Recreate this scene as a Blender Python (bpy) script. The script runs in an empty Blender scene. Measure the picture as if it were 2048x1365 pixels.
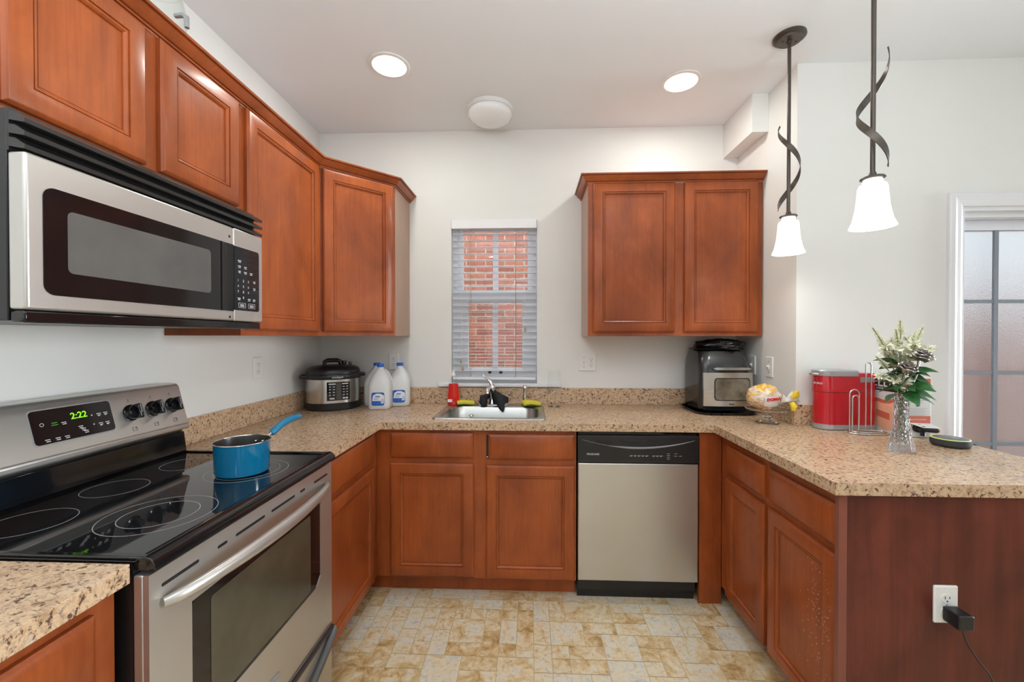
import bpy, bmesh, math, random
from mathutils import Vector, Matrix, noise as mnoise

# ------------------------------------------------------------------ camera, world, lights, exposure
scene = bpy.context.scene
COL = scene.collection
cam_data = bpy.data.cameras.new('camera')
cam = bpy.data.objects.new('camera', cam_data)
COL.objects.link(cam)
cam.location = (1.4148, -2.7572, 1.3581)
cam.rotation_euler = (math.pi / 2 - 0.0089, 0.0, 0.0423)
cam_data.sensor_width = 36.0
cam_data.lens = 830.49 * 36.0 / 2048.0
cam_data.clip_start = 0.02
scene.camera = cam
scene.view_settings.view_transform = 'Standard'
scene.view_settings.look = 'None'
scene.view_settings.gamma = 1.0
scene.view_settings.use_curve_mapping = False
scene.view_settings.exposure = -0.19

world = bpy.data.worlds.new('sky')
scene.world = world
world.use_nodes = True
world.node_tree.nodes['Background'].inputs[0].default_value = (0.86, 0.93, 1.0, 1)
world.node_tree.nodes['Background'].inputs[1].default_value = 1.15


def lamp(name, kind, loc, energy, color=(1, 1, 1), size=0.1, rot=(0, 0, 0), size_y=None, spread=None):
    l = bpy.data.lights.new(name, kind)
    l.energy = energy
    l.color = color
    if kind == 'AREA':
        l.shape = 'DISK'
        l.size = size
        if size_y:
            l.shape = 'RECTANGLE'
            l.size_y = size_y
        if spread:
            l.spread = spread
    elif kind == 'POINT':
        l.shadow_soft_size = size
    o = bpy.data.objects.new(name, l)
    COL.objects.link(o)
    o.location = loc
    o.rotation_euler = rot
    return o


WARM = (0.98, 0.99, 0.93)
NEUT = (0.925, 0.985, 1.05)
DAY = (0.91, 0.985, 1.03)
CEIL = 2.731
# recessed ceiling lights over the kitchen (the two in the photo, then fill lights added out of view)
for i, (lx, ly) in enumerate(((0.708, -0.678), (2.226, -0.48))):
    lamp('recessed_lamp', 'AREA', (lx, ly, CEIL - 0.012), 6.0, WARM, 0.15)
for i, (lx, ly) in enumerate(((0.75, -2.35), (2.2, -2.35), (0.8, -4.1), (2.4, -4.1), (4.4, -2.2), (4.4, -4.1))):
    lamp('ceiling_fill_rear', 'AREA', (lx, ly, CEIL - 0.012), 2.6, NEUT, 0.16)
# unseen point lights added behind and beside the camera to lift the ceiling
for lx, ly, e in ((1.3, -3.7, 5.0), (4.3, -3.3, 3.0)):
    lamp('fill_point', 'POINT', (lx, ly, 2.12), e, NEUT, 0.18)
# unseen upward lights added to fill the room by ceiling bounce
for lx, ly, e in ((1.3, -3.2, 36.0), (2.7, -2.35, 17.0), (0.9, -3.6, 14.0)):
    lamp('bounce_fill', 'AREA', (lx, ly, 1.75), e, NEUT, 0.35, (math.pi, 0, 0))
# daylight through the rear windows, then an unseen added panel lighting the left wall
lamp('daylight_fill', 'AREA', (1.3, -5.45, 1.55), 6.0, DAY, 1.5, (math.pi / 2, 0, 0), 1.5)
lamp('daylight_fill', 'AREA', (4.35, -5.45, 1.75), 5.0, DAY, 1.1, (math.pi / 2, 0, 0), 1.5)
lamp('daylight_fill', 'AREA', (5.93, -1.05, 1.35), 21.0, DAY, 0.8, (math.pi / 2, 0, math.pi / 2 + 0.11), 1.9, 0.95)
# open sky above the narrow yard between the two houses
lamp('yard_daylight', 'AREA', (1.6, 0.95, 4.2), 230.0, DAY, 4.0, (0, 0, 0), 1.3)


# ------------------------------------------------------------------ helpers
ORI = {}


def tag(o, label=None, cat=None, group=None, kind=None):
    if label: o['label'] = label
    if cat: o['category'] = cat
    if group: o['group'] = group
    if kind: o['kind'] = kind
    return o


def thing(name, label, cat, loc=(0, 0, 0), rz=0.0, group=None, local=False, kind=None):
    o = bpy.data.objects.new(name, None)
    o.empty_display_size = 0.05
    COL.objects.link(o)
    o.location = loc
    o.rotation_euler = (0, 0, rz)
    ORI[o] = Vector((0, 0, 0)) if local else Vector(loc)
    return tag(o, label, cat, group, kind)


def V(*a):
    return Vector(a if len(a) > 1 else a[0])


def rr(x0, x1, y0, y1, r, n=5):
    r = min(r, (x1 - x0) / 2 - 1e-5, (y1 - y0) / 2 - 1e-5)
    pts = []
    for cx, cy, a0 in ((x1 - r, y1 - r, 0), (x0 + r, y1 - r, 90), (x0 + r, y0 + r, 180), (x1 - r, y0 + r, 270)):
        for i in range(n + 1):
            a = math.radians(a0 + 90 * i / n)
            pts.append((cx + r * math.cos(a), cy + r * math.sin(a)))
    return pts


def ell(cx, cy, rx, ry, n=40):
    return [(cx + rx * math.cos(2 * math.pi * i / n), cy + ry * math.sin(2 * math.pi * i / n)) for i in range(n)]


class MB:
    def __init__(s):
        s.bm = bmesh.new()

    def face(s, pts):
        vs = [s.bm.verts.new(V(p)) for p in pts]
        return s.bm.faces.new(vs)

    def box(s, x0, x1, y0, y1, z0, z1):
        p = [(x, y, z) for x in (x0, x1) for y in (y0, y1) for z in (z0, z1)]
        v = [s.bm.verts.new(q) for q in p]
        for f in ((0, 1, 3, 2), (4, 6, 7, 5), (0, 4, 5, 1), (2, 3, 7, 6), (0, 2, 6, 4), (1, 5, 7, 3)):
            s.bm.faces.new([v[i] for i in f])
        return s

    def obox(s, c, u, v, n, a, b, d):
        c, u, v, n = V(c), V(u).normalized(), V(v).normalized(), V(n).normalized()
        q = [s.bm.verts.new(c + u * a * i + v * b * j + n * d * k) for i in (-1, 1) for j in (-1, 1) for k in (-1, 1)]
        for f in ((0, 1, 3, 2), (4, 6, 7, 5), (0, 4, 5, 1), (2, 3, 7, 6), (0, 2, 6, 4), (1, 5, 7, 3)):
            s.bm.faces.new([q[i] for i in f])
        return s

    def loft(s, rings, cap0=True, cap1=True, closed=True):
        R = [[s.bm.verts.new(V(p)) for p in r] for r in rings]
        n = len(R[0])
        for a, b in zip(R, R[1:]):
            for i in range(n if closed else n - 1):
                j = (i + 1) % n
                s.bm.faces.new((a[i], a[j], b[j], b[i]))
        if cap0: s.bm.faces.new(R[0][::-1])
        if cap1: s.bm.faces.new(R[-1])
        return s

    def lathe(s, c, prof, n=32, axis=(0, 0, 1), cap0=False, cap1=False, sx=1.0, sy=1.0, rot=0.0):
        c = V(c)
        q = V(0, 0, 1).rotation_difference(V(axis).normalized()).to_matrix()
        rings = []
        for r, z in prof:
            ring = []
            for i in range(n):
                a = 2 * math.pi * i / n
                x, y = r * math.cos(a) * sx, r * math.sin(a) * sy
                x, y = x * math.cos(rot) - y * math.sin(rot), x * math.sin(rot) + y * math.cos(rot)
                ring.append(c + q @ V(x, y, z))
            rings.append(ring)
        return s.loft(rings, cap0, cap1)

    def tube(s, path, rad, n=10, caps=True, flat=None):
        P = [V(p) for p in path]
        m = len(P)
        R = rad if isinstance(rad, (list, tuple)) else [rad] * m
        T = [(P[min(i + 1, m - 1)] - P[max(i - 1, 0)]).normalized() for i in range(m)]
        up = V(0, 0, 1) if abs(T[0].z) < 0.9 else V(1, 0, 0)
        nrm = (up - T[0] * up.dot(T[0])).normalized()
        rings = []
        for i in range(m):
            if i:
                nrm = (T[i - 1].rotation_difference(T[i])) @ nrm
                nrm = (nrm - T[i] * nrm.dot(T[i])).normalized()
            b = T[i].cross(nrm)
            f = flat if flat else 1.0
            rings.append([P[i] + (nrm * math.cos(2 * math.pi * k / n) + b * math.sin(2 * math.pi * k / n) * f) * R[i] for k in range(n)])
        return s.loft(rings, caps, caps)

    def prism(s, poly, z0, z1):
        return s.loft([[(x, y, z0) for x, y in poly], [(x, y, z1) for x, y in poly]])

    def plate(s, o, u, v, n, poly, d0, d1):
        """2D outline in the plane (o,u,v), pushed from depth d0 to d1 along n"""
        o, u, v, n = V(o), V(u), V(v), V(n)
        return s.loft([[o + u * a + v * b + n * d for a, b in poly] for d in (d0, d1)])

    def rings(s, o, u, v, n, w, h, steps, r=0.0, cap=True, back=True):
        """nested rectangles: steps = (inset, depth)"""
        o, u, v, n = V(o), V(u), V(v), V(n)
        R = []
        for ins, d in steps:
            if r > 0:
                pts = rr(ins, w - ins, ins, h - ins, max(r - ins, 0.002), 4)
            else:
                pts = [(ins, ins), (w - ins, ins), (w - ins, h - ins), (ins, h - ins)]
            R.append([o + u * a + v * b + n * d for a, b in pts])
        return s.loft(R, back, cap)

    def ball(s, c, rx, ry=None, rz=None, nu=20, nv=12, fn=None):
        ry = rx if ry is None else ry
        rz = rx if rz is None else rz
        c = V(c)
        rings = []
        for j in range(1, nv):
            t = math.pi * j / nv
            ring = []
            for i in range(nu):
                a = 2 * math.pi * i / nu
                d = V(math.sin(t) * math.cos(a), math.sin(t) * math.sin(a), -math.cos(t))
                k = fn(d) if fn else 1.0
                ring.append(c + V(d.x * rx, d.y * ry, d.z * rz) * k)
            rings.append(ring)
        return s.loft(rings, True, True)

    def build(s, name, mat, parent=None, smooth=None, bevel=0.0, seg=2, label=None, kind=None, local=None):
        bm = s.bm
        bmesh.ops.recalc_face_normals(bm, faces=bm.faces)
        off = ORI.get(parent, V(0, 0, 0))
        if off.length > 0:
            bmesh.ops.translate(bm, verts=bm.verts, vec=-off)
        me = bpy.data.meshes.new(name)
        bm.to_mesh(me)
        bm.free()
        o = bpy.data.objects.new(name, me)
        COL.objects.link(o)
        me.materials.append(mat)
        if parent:
            o.parent = parent
            ORI[o] = off
        if bevel > 0:
            b = o.modifiers.new('bevel', 'BEVEL')
            b.width = bevel
            b.segments = seg
            b.limit_method = 'ANGLE'
            b.angle_limit = math.radians(35)
            smooth = smooth or 40
        if smooth:
            for p in me.polygons: p.use_smooth = True
            me.set_sharp_from_angle(angle=math.radians(smooth))
        if label: o['label'] = label
        if kind: o['kind'] = kind
        return o


def text(s, o, u, v, size, mat, parent, name='lettering', depth=0.0006, align='LEFT', bold=0.0, label=None):
    cu = bpy.data.curves.new('t', 'FONT')
    cu.body = s
    cu.size = size
    cu.align_x = align
    cu.extrude = depth
    cu.offset = bold
    cu.resolution_u = 3
    t = bpy.data.objects.new('t', cu)
    COL.objects.link(t)
    bpy.context.view_layer.update()
    me = bpy.data.meshes.new_from_object(t.evaluated_get(bpy.context.evaluated_depsgraph_get()))
    bpy.data.objects.remove(t)
    bpy.data.curves.remove(cu)
    u, v = V(u).normalized(), V(v).normalized()
    n = u.cross(v)
    M = Matrix(((u.x, v.x, n.x, o[0]), (u.y, v.y, n.y, o[1]), (u.z, v.z, n.z, o[2]), (0, 0, 0, 1)))
    me.transform(M)
    off = ORI.get(parent, V(0, 0, 0))
    me.transform(Matrix.Translation(-off))
    me.materials.clear()
    me.materials.append(mat)
    ob = bpy.data.objects.new(name, me)
    COL.objects.link(ob)
    ob.parent = parent
    ORI[ob] = off
    if label: ob['label'] = label
    return ob


# ------------------------------------------------------------------ materials
def sr(r, g, b):
    f = lambda c: (c / 255 / 12.92) if c / 255 <= 0.04045 else ((c / 255 + 0.055) / 1.055) ** 2.4
    return (f(r), f(g), f(b), 1)


class NT:
    def __init__(s, name):
        s.m = bpy.data.materials.new(name)
        s.m.use_nodes = True
        s.t = s.m.node_tree
        s.p = s.t.nodes['Principled BSDF']

    def n(s, typ, **kw):
        nd = s.t.nodes.new(typ)
        for k, v in kw.items():
            if k.startswith('i_'):
                nd.inputs[k[2:].replace('_', ' ')].default_value = v
            else:
                setattr(nd, k, v)
        return nd

    def l(s, a, b):
        s.t.links.new(a, b)

    def coords(s, scale=(1, 1, 1), rot=(0, 0, 0), kind='Object'):
        tc = s.n('ShaderNodeTexCoord')
        mp = s.n('ShaderNodeMapping')
        mp.inputs['Scale'].default_value = scale
        mp.inputs['Rotation'].default_value = rot
        s.l(tc.outputs[kind], mp.inputs[0])
        return mp.outputs[0]

    def noise(s, vec, scale, detail=4, rough=0.55, dist=0.0):
        nd = s.n('ShaderNodeTexNoise')
        nd.inputs['Scale'].default_value = scale
        nd.inputs['Detail'].default_value = detail
        nd.inputs['Roughness'].default_value = rough
        nd.inputs['Distortion'].default_value = dist
        s.l(vec, nd.inputs['Vector'])
        return nd.outputs[0]

    def ramp(s, fac, stops, interp='LINEAR'):
        nd = s.n('ShaderNodeValToRGB')
        e = nd.color_ramp.elements
        nd.color_ramp.interpolation = interp
        while len(e) < len(stops): e.new(0.5)
        for i, (p, c) in enumerate(stops):
            e[i].position = p
            e[i].color = c if len(c) == 4 else (*c, 1)
        s.l(fac, nd.inputs[0])
        return nd.outputs[0]

    def mix(s, a, b, fac, blend='MIX'):
        nd = s.n('ShaderNodeMix', data_type='RGBA', blend_type=blend)
        for k, v in (('A', a), ('B', b)):
            i = [q for q in nd.inputs if q.name == k and q.type == 'RGBA'][0]
            if isinstance(v, tuple): i.default_value = v
            else: s.l(v, i)
        if isinstance(fac, (int, float)): nd.inputs[0].default_value = fac
        else: s.l(fac, nd.inputs[0])
        return [q for q in nd.outputs if q.type == 'RGBA'][0]

    def bump(s, h, strength=0.2, dist=0.01):
        nd = s.n('ShaderNodeBump')
        nd.inputs['Strength'].default_value = strength
        nd.inputs['Distance'].default_value = dist
        s.l(h, nd.inputs['Height'])
        s.l(nd.outputs[0], s.p.inputs['Normal'])

    def set(s, **kw):
        for k, v in kw.items():
            s.p.inputs[k.replace('_', ' ')].default_value = v
        return s


def plain(name, col, rough=0.5, metal=0.0, var=0.06, vscale=6.0, coat=0.0, spec=0.5, bump=0.0, bscale=200.0, **kw):
    """a single-colour surface with a faint procedural variation"""
    m = NT(name)
    vec = m.coords()
    nz = m.noise(vec, vscale, 5)
    c = tuple(col)
    lo = tuple(max(0, x * (1 - var)) for x in c[:3]) + (1,)
    hi = tuple(min(1, x * (1 + var)) for x in c[:3]) + (1,)
    m.l(m.ramp(nz, [(0.3, lo), (0.7, hi)]), m.p.inputs['Base Color'])
    m.set(Roughness=rough, Metallic=metal)
    m.p.inputs['Coat Weight'].default_value = coat
    m.p.inputs['Coat Roughness'].default_value = 0.08
    m.p.inputs['Specular IOR Level'].default_value = spec
    if bump: m.bump(m.noise(vec, bscale, 3), bump, 0.002)
    for k, v in kw.items(): m.p.inputs[k.replace('_', ' ')].default_value = v
    return m.m


def wood(name, c_lo, c_hi, rough=0.33, grain=(55, 55, 2.2), blotch=3.0, coat=0.35, streak=0.35):
    m = NT(name)
    vec = m.coords(grain)
    g = m.noise(vec, 1.6, 6, 0.6, 0.6)
    b = m.noise(m.coords((1, 1, 0.6)), blotch, 6, 0.6, 0.5)
    base = m.ramp(b, [(0.28, c_lo), (0.72, c_hi)])
    gr = m.ramp(g, [(0.25, (0.55, 0.5, 0.48)), (0.6, (1, 1, 1))])
    m.l(m.mix(base, gr, streak, 'MULTIPLY'), m.p.inputs['Base Color'])
    m.set(Roughness=rough)
    m.p.inputs['Coat Weight'].default_value = coat
    m.p.inputs['Coat Roughness'].default_value = 0.16
    m.p.inputs['Specular IOR Level'].default_value = 0.32
    m.bump(g, 0.05, 0.001)
    return m.m


WALL = plain('wall_paint', (0.80, 0.795, 0.765, 1), 0.75, var=0.015, vscale=3, bump=0.04, bscale=120)
CEILM = plain('ceiling_paint', (0.825, 0.845, 0.86, 1), 0.85, var=0.012, vscale=2)
TRIM = plain('white_trim_paint', (0.80, 0.80, 0.82, 1), 0.35, var=0.015)
WHITE = plain('white_plastic', (0.82, 0.81, 0.78, 1), 0.3, var=0.01)
WOOD = wood('stained_maple', (0.222, 0.047, 0.012, 1), (0.46, 0.110, 0.025, 1), blotch=4.5, coat=.12, streak=.45)
SIDE = wood('cabinet_side_veneer', (0.40, 0.24, 0.16, 1), (0.50, 0.31, 0.22, 1), streak=0.2, coat=0.2)
LAM = wood('cherry_laminate', (0.080, 0.016, 0.011, 1), (0.190, 0.042, 0.024, 1), 0.38, (20, 20, 1.1), 5.0, 0.08, 0.8)
BLACK = plain('black_plastic', (0.012, 0.012, 0.013, 1), 0.35, var=0.2)
BLACKG = plain('black_gloss', (0.006, 0.006, 0.007, 1), 0.08, var=0.2, spec=0.6)
GLASSTOP = plain('ceramic_glass', (0.008, 0.008, 0.009, 1), 0.035, var=0.2, spec=0.75)
DARKGREY = plain('dark_grey_metal', (0.10, 0.10, 0.10, 1), 0.35, 0.7)
BRONZE = plain('bronze_metal', (0.10, 0.085, 0.072, 1), 0.38, 0.75, var=0.15)
CHROME = plain('chrome', (0.78, 0.78, 0.79, 1), 0.07, 1.0, var=0.02)
WIRE = plain('brushed_wire', (0.66, 0.64, 0.62, 1), 0.22, 1.0, var=0.03)
SILVER = plain('silver_plastic', (0.42, 0.43, 0.45, 1), 0.3, 0.45, var=0.03)
MARK = plain('pale_print', (0.62, 0.62, 0.62, 1), 0.5, var=0.02)
MARKD = plain('dark_print', (0.06, 0.06, 0.06, 1), 0.5, var=0.02)
RINGM = plain('burner_print', (0.33, 0.33, 0.33, 1), 0.3, var=0.02)
BLUE = plain('blue_enamel', (0.0, 0.145, 0.30, 1), 0.14, var=0.04, coat=0.5)
BLUEH = plain('blue_silicone', (0.005, 0.16, 0.31, 1), 0.4, var=0.04)
NONSTICK = plain('nonstick_coating', (0.035, 0.033, 0.031, 1), 0.3, var=0.1)
RED = plain('red_gloss_plastic', (0.50, 0.006, 0.016, 1), 0.22, var=0.04, coat=0.3)
YELLOW = plain('yellow_sponge', (0.78, 0.66, 0.06, 1), 0.85, var=0.1, vscale=60, bump=0.5, bscale=400)
GREEN = plain('green_scourer', (0.10, 0.16, 0.04, 1), 0.9, var=0.3, vscale=200)
CLOTH = plain('black_cloth', (0.011, 0.011, 0.014, 1), 0.75, var=0.3, vscale=60, bump=0.4, bscale=160)
BAGB = plain('black_bag_plastic', (0.012, 0.012, 0.014, 1), 0.24, var=0.3, bump=0.35, bscale=30)
LEAF = plain('green_leaf', (0.028, 0.125, 0.030, 1), 0.4, var=0.35, vscale=40)
PETAL = plain('cream_petal', (0.80, 0.79, 0.60, 1), 0.6, var=0.12, vscale=80)
STEM = plain('green_stem', (0.16, 0.20, 0.07, 1), 0.5, var=0.2)
PEWTER = plain('pewter', (0.42, 0.38, 0.36, 1), 0.28, 0.9, var=0.2, vscale=40)
JUGM = NT('milky_plastic')
JUGM.set(Base_Color=(0.86, 0.87, 0.86, 1), Roughness=0.3)
JUGM.p.inputs['Transmission Weight'].default_value = 0.15
JUGM.p.inputs['Subsurface Weight'].default_value = 0.0
JUGM = JUGM.m
CAPB = plain('blue_cap', (0.02, 0.13, 0.55, 1), 0.4)
LABB = plain('blue_label', (0.02, 0.12, 0.48, 1), 0.4, var=0.3, vscale=30)
LABW = plain('white_label', (0.80, 0.82, 0.86, 1), 0.5, var=0.03)
SOAP = plain('red_soap', (0.72, 0.02, 0.012, 1), 0.12, var=0.05)
CARD = plain('white_card', (0.74, 0.73, 0.72, 1), 0.55, var=0.03)
SALMON = plain('salmon_print', (0.62, 0.14, 0.085, 1), 0.5, var=0.05)
PEACH = plain('peach_print', (0.86, 0.46, 0.31, 1), 0.5, var=0.12, vscale=14)
BLACKP = plain('black_print', (0.02, 0.018, 0.017, 1), 0.5)
ALMOND = plain('tassel', (0.45, 0.34, 0.17, 1), 0.5)
SLAT = plain('blind_slat', (0.84, 0.84, 0.85, 1), 0.4, var=0.01)
VINYL = plain('window_vinyl', (0.82, 0.84, 0.90, 1), 0.35, var=0.02)
MUNT = plain('muntin_grey', (0.23, 0.26, 0.30, 1), 0.4, var=0.03)


def steel(name, col, rough, scale=(1, 1, 260), b=0.06, metal=1.0):
    m = NT(name)
    nz = m.noise(m.coords(scale), 3.0, 4, 0.6)
    bl = m.noise(m.coords(), 2.5, 3)
    m.l(m.ramp(bl, [(0.3, tuple(x * 0.93 for x in col)), (0.7, col)]), m.p.inputs['Base Color'])
    m.l(m.ramp(nz, [(0.3, (rough * 0.93,) * 3), (0.7, (rough * 1.07,) * 3)]), m.p.inputs['Roughness'])
    m.set(Metallic=metal)
    if b: m.bump(nz, b, 0.0006)
    return m.m


STEEL = steel('stainless_steel', (0.60, 0.585, 0.555), 0.33, (1, 1, 220), .02, .82)
STEELV = steel('stainless_steel_sink', (0.50, 0.50, 0.48), 0.30, (30, 30, 30), 0.02)


def glass(name, col=(1, 1, 1, 1), rough=0.0, ior=1.45):
    m = NT(name)
    m.set(Base_Color=col, Roughness=rough, IOR=ior)
    m.p.inputs['Transmission Weight'].default_value = 1.0
    return m


def thin_glass(name, tint=(0.97, 0.98, 0.98, 1), refl=0.8):
    m = NT(name)
    tr = m.n('ShaderNodeBsdfTransparent')
    tr.inputs[0].default_value = tint
    gl = m.n('ShaderNodeBsdfGlossy')
    gl.inputs['Roughness'].default_value = 0.03
    lw = m.n('ShaderNodeLayerWeight')
    lw.inputs[0].default_value = 0.5
    pw = m.n('ShaderNodeMath', operation='POWER')
    m.l(lw.outputs['Facing'], pw.inputs[0])
    pw.inputs[1].default_value = 3.0
    add = m.n('ShaderNodeMath', operation='MULTIPLY_ADD')
    m.l(pw.outputs[0], add.inputs[0])
    add.inputs[1].default_value = refl * 0.7
    add.inputs[2].default_value = refl * 0.035
    mx = m.n('ShaderNodeMixShader')
    m.l(add.outputs[0], mx.inputs[0])
    m.l(tr.outputs[0], mx.inputs[1])
    m.l(gl.outputs[0], mx.inputs[2])
    m.l(mx.outputs[0], m.t.nodes['Material Output'].inputs[0])
    return m.m


PANE = thin_glass('window_glass', refl=.8)
CLEAR = thin_glass('clear_glass', (0.975, 0.985, 0.98, 1), 0.5)
STEMG = glass('stem_glass', (.98, 1, .99, 1), 0.0).m
CRYSTAL = glass('cut_crystal', (0.97, 0.98, 1.0, 1), 0.04)
CRYSTAL.bump(CRYSTAL.noise(CRYSTAL.coords((1, 1, 0.7)), 150, 1), 1.0, 0.012)
CRYSTAL = CRYSTAL.m
FROST = glass('pebbled_glass', (0.97, 0.98, 0.98, 1), 0.34)
FROST.bump(FROST.noise(FROST.coords(), 170, 2), 0.35, 0.004)
FROST = FROST.m


def emit(name, col, strength, base=(0.9, 0.88, 0.82, 1)):
    m = NT(name)
    m.set(Base_Color=base, Roughness=0.4)
    m.p.inputs['Emission Color'].default_value = col
    m.p.inputs['Emission Strength'].default_value = strength
    return m.m


LIT = emit('lit_diffuser', (1.0, 0.98, 0.93, 1), 3.0)
SHADE = emit('lit_shade_glass', (1.0, 0.975, 0.91, 1), 0.85)
CLOCK = emit('clock_digits', (0.35, 1.0, 0.02, 1), 1.1, (0.02, 0.05, 0.0, 1))
CLOCKG = emit('green_indicator', (0.08, 0.8, 0.1, 1), 0.5, (0.02, 0.05, 0.0, 1))
RINGL = emit('light_ring', (0.75, 0.85, 0.15, 1), 0.7, (0.3, 0.3, 0.1, 1))
DOME = plain('dome_glass', (0.84, 0.84, 0.84, 1), 0.12, var=0.01, coat=0.4)


def counter_mat():
    m = NT('granite_laminate')
    vec = m.coords()
    big = m.noise(vec, 9, 6, 0.65, 0.8)
    mid = m.noise(m.coords((1, 1, 1)), 34, 6, 0.7, 0.6)
    fine = m.noise(vec, 120, 3, 0.6)
    fin2 = m.noise(m.coords((1.0, 1.3, 1.1)), 75, 4, 0.65, 0.3)
    c = m.ramp(big, [(0.30, (0.46, 0.26, 0.13)), (0.45, (0.62, 0.41, 0.23)), (0.56, (0.50, 0.31, 0.18)), (0.70, (0.58, 0.45, 0.33))])
    c2 = m.ramp(mid, [(0.32, (0.17, 0.085, 0.045)), (0.43, (0.52, 0.32, 0.17)), (0.52, (0.72, 0.52, 0.32)), (0.60, (0.44, 0.25, 0.14)), (0.70, (0.66, 0.57, 0.48))])
    c = m.mix(m.mix(c, c2, 0.74), (0.62, 0.50, 0.40, 1), 0.16)
    sp = m.ramp(fin2, [(0.37, (0, 0, 0)), (0.45, (1, 1, 1))])
    c = m.mix((0.11, 0.055, 0.035, 1), c, sp)
    s2 = m.ramp(fine, [(0.30, (0.45, 0.45, 0.45)), (0.42, (1, 1, 1))])
    c = m.mix((0.10, 0.09, 0.10, 1), c, s2)
    m.l(c, m.p.inputs['Base Color'])
    m.set(Roughness=0.27)
    return m.m


COUNTER = counter_mat()


def floor_mat():
    m = NT('vinyl_tile')
    at = m.n('ShaderNodeAttribute')
    at.attribute_name = 'tile'
    sh = m.n('ShaderNodeVectorMath', operation='MULTIPLY_ADD')
    vec = m.coords()
    cmb = m.n('ShaderNodeCombineXYZ')
    m.l(at.outputs['Fac'], cmb.inputs[0])
    m.l(at.outputs['Fac'], cmb.inputs[1])
    sh.inputs[1].default_value = (1, 1, 1)
    sc = m.n('ShaderNodeVectorMath', operation='SCALE')
    sc.inputs['Scale'].default_value = 37.0
    m.l(cmb.outputs[0], sc.inputs[0])
    ad = m.n('ShaderNodeVectorMath', operation='ADD')
    m.l(vec, ad.inputs[0])
    m.l(sc.outputs[0], ad.inputs[1])
    n1 = m.noise(ad.outputs[0], 13, 6, 0.65, 0.9)
    n2 = m.noise(ad.outputs[0], 48, 5, 0.7, 0.5)
    add = m.n('ShaderNodeMath', operation='MULTIPLY_ADD')
    m.l(at.outputs['Fac'], add.inputs[0])
    add.inputs[1].default_value = 0.22
    m.l(n1, add.inputs[2])
    sub = m.n('ShaderNodeMath', operation='SUBTRACT')
    m.l(add.outputs[0], sub.inputs[0])
    sub.inputs[1].default_value = 0.11
    c = m.ramp(sub.outputs[0], [(0.26, (0.42, 0.26, 0.10)), (0.40, (0.64, 0.46, 0.235)), (0.52, (0.74, 0.62, 0.42)), (0.64, (0.70, 0.66, 0.55)), (0.85, (0.50, 0.47, 0.41))])
    d = m.ramp(n2, [(0.30, (0.55, 0.47, 0.40)), (0.47, (1, 1, 1)), (0.75, (1.12, 1.1, 1.05))])
    m.l(m.mix(c, d, 0.6, 'MULTIPLY'), m.p.inputs['Base Color'])
    m.set(Roughness=0.38)
    m.bump(n2, 0.06, 0.002)
    return m.m


FLOOR = floor_mat()
GROUT = plain('vinyl_grout_line', (0.58, 0.44, 0.22, 1), 0.5)


def brick_mat():
    m = NT('red_brick')
    vec = m.coords((1, 1, 1), (math.pi / 2, 0, 0))
    b = m.n('ShaderNodeTexBrick')
    wob = m.n('ShaderNodeTexNoise')
    wob.inputs['Scale'].default_value = 22
    wob.inputs['Detail'].default_value = 3
    m.l(vec, wob.inputs['Vector'])
    vm = m.n('ShaderNodeVectorMath', operation='MULTIPLY_ADD')
    m.l(wob.outputs['Color'], vm.inputs[0])
    vm.inputs[1].default_value = (.018, .018, 0)
    m.l(vec, vm.inputs[2])
    m.l(vm.outputs[0], b.inputs['Vector'])
    b.inputs['Color1'].default_value = (0.46, 0.16, 0.10, 1)
    b.inputs['Color2'].default_value = (0.30, 0.095, 0.065, 1)
    b.inputs['Mortar'].default_value = (0.44, 0.36, 0.30, 1)
    b.inputs['Scale'].default_value = 1.0
    b.inputs['Brick Width'].default_value = 0.21
    b.inputs['Row Height'].default_value = 0.0685
    b.inputs['Mortar Size'].default_value = 0.006
    b.inputs['Bias'].default_value = 0.0
    nz = m.noise(m.coords(), 30, 5)
    v = m.ramp(nz, [(0.3, (0.7, 0.7, 0.7)), (0.7, (1.15, 1.15, 1.15))])
    m.l(m.mix(b.outputs[0], v, 0.8, 'MULTIPLY'), m.p.inputs['Base Color'])
    m.set(Roughness=0.85)
    return m.m


BRICK = brick_mat()
CONC = plain('yard_concrete', (0.42, 0.40, 0.37, 1), 0.85, var=0.15)

# ------------------------------------------------------------------ room shell
XR, YW = 2.757, -0.605          # kitchen side wall, and the patio-door wall it ends at
YREAR, XFAR = -5.6, 6.0


def struct(name, mb, mat, parent=None, **kw):
    o = mb.build(name, mat, parent, **kw)
    if parent is None: o['kind'] = 'structure'
    return o


def floor():
    random.seed(11)
    u = 0.0765
    x0, y0 = -0.02, -5.6
    nx, ny = int(6.05 / u), int(5.64 / u)
    g = [[False] * ny for _ in range(nx)]
    m = MB()
    lay = m.bm.faces.layers.float.new('tile')
    gap = 0.0016
    for j in range(ny):
        for i in range(nx):
            if g[i][j]: continue
            opts = [(2, 2)] * 6 + [(2, 1)] * 4 + [(1, 2)] * 3 + [(1, 1)] * 2 + [(3, 2)] * 1
            random.shuffle(opts)
            for w, h in opts + [(1, 1)]:
                if i + w <= nx and j + h <= ny and not any(g[a][b] for a in range(i, i + w) for b in range(j, j + h)):
                    for a in range(i, i + w):
                        for b in range(j, j + h): g[a][b] = True
                    X0, X1 = x0 + i * u + gap, x0 + (i + w) * u - gap
                    Y0, Y1 = y0 + j * u + gap, y0 + (j + h) * u - gap
                    f = m.face([(X0, Y0, 0), (X1, Y0, 0), (X1, Y1, 0), (X0, Y1, 0)])
                    f[lay] = random.random()
                    break
    fl = struct('floor', m, FLOOR)
    struct('grout', MB().box(-0.1, XFAR + 0.1, YREAR - 0.1, 0.1, -0.08, -0.0012), GROUT, fl)


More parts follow.
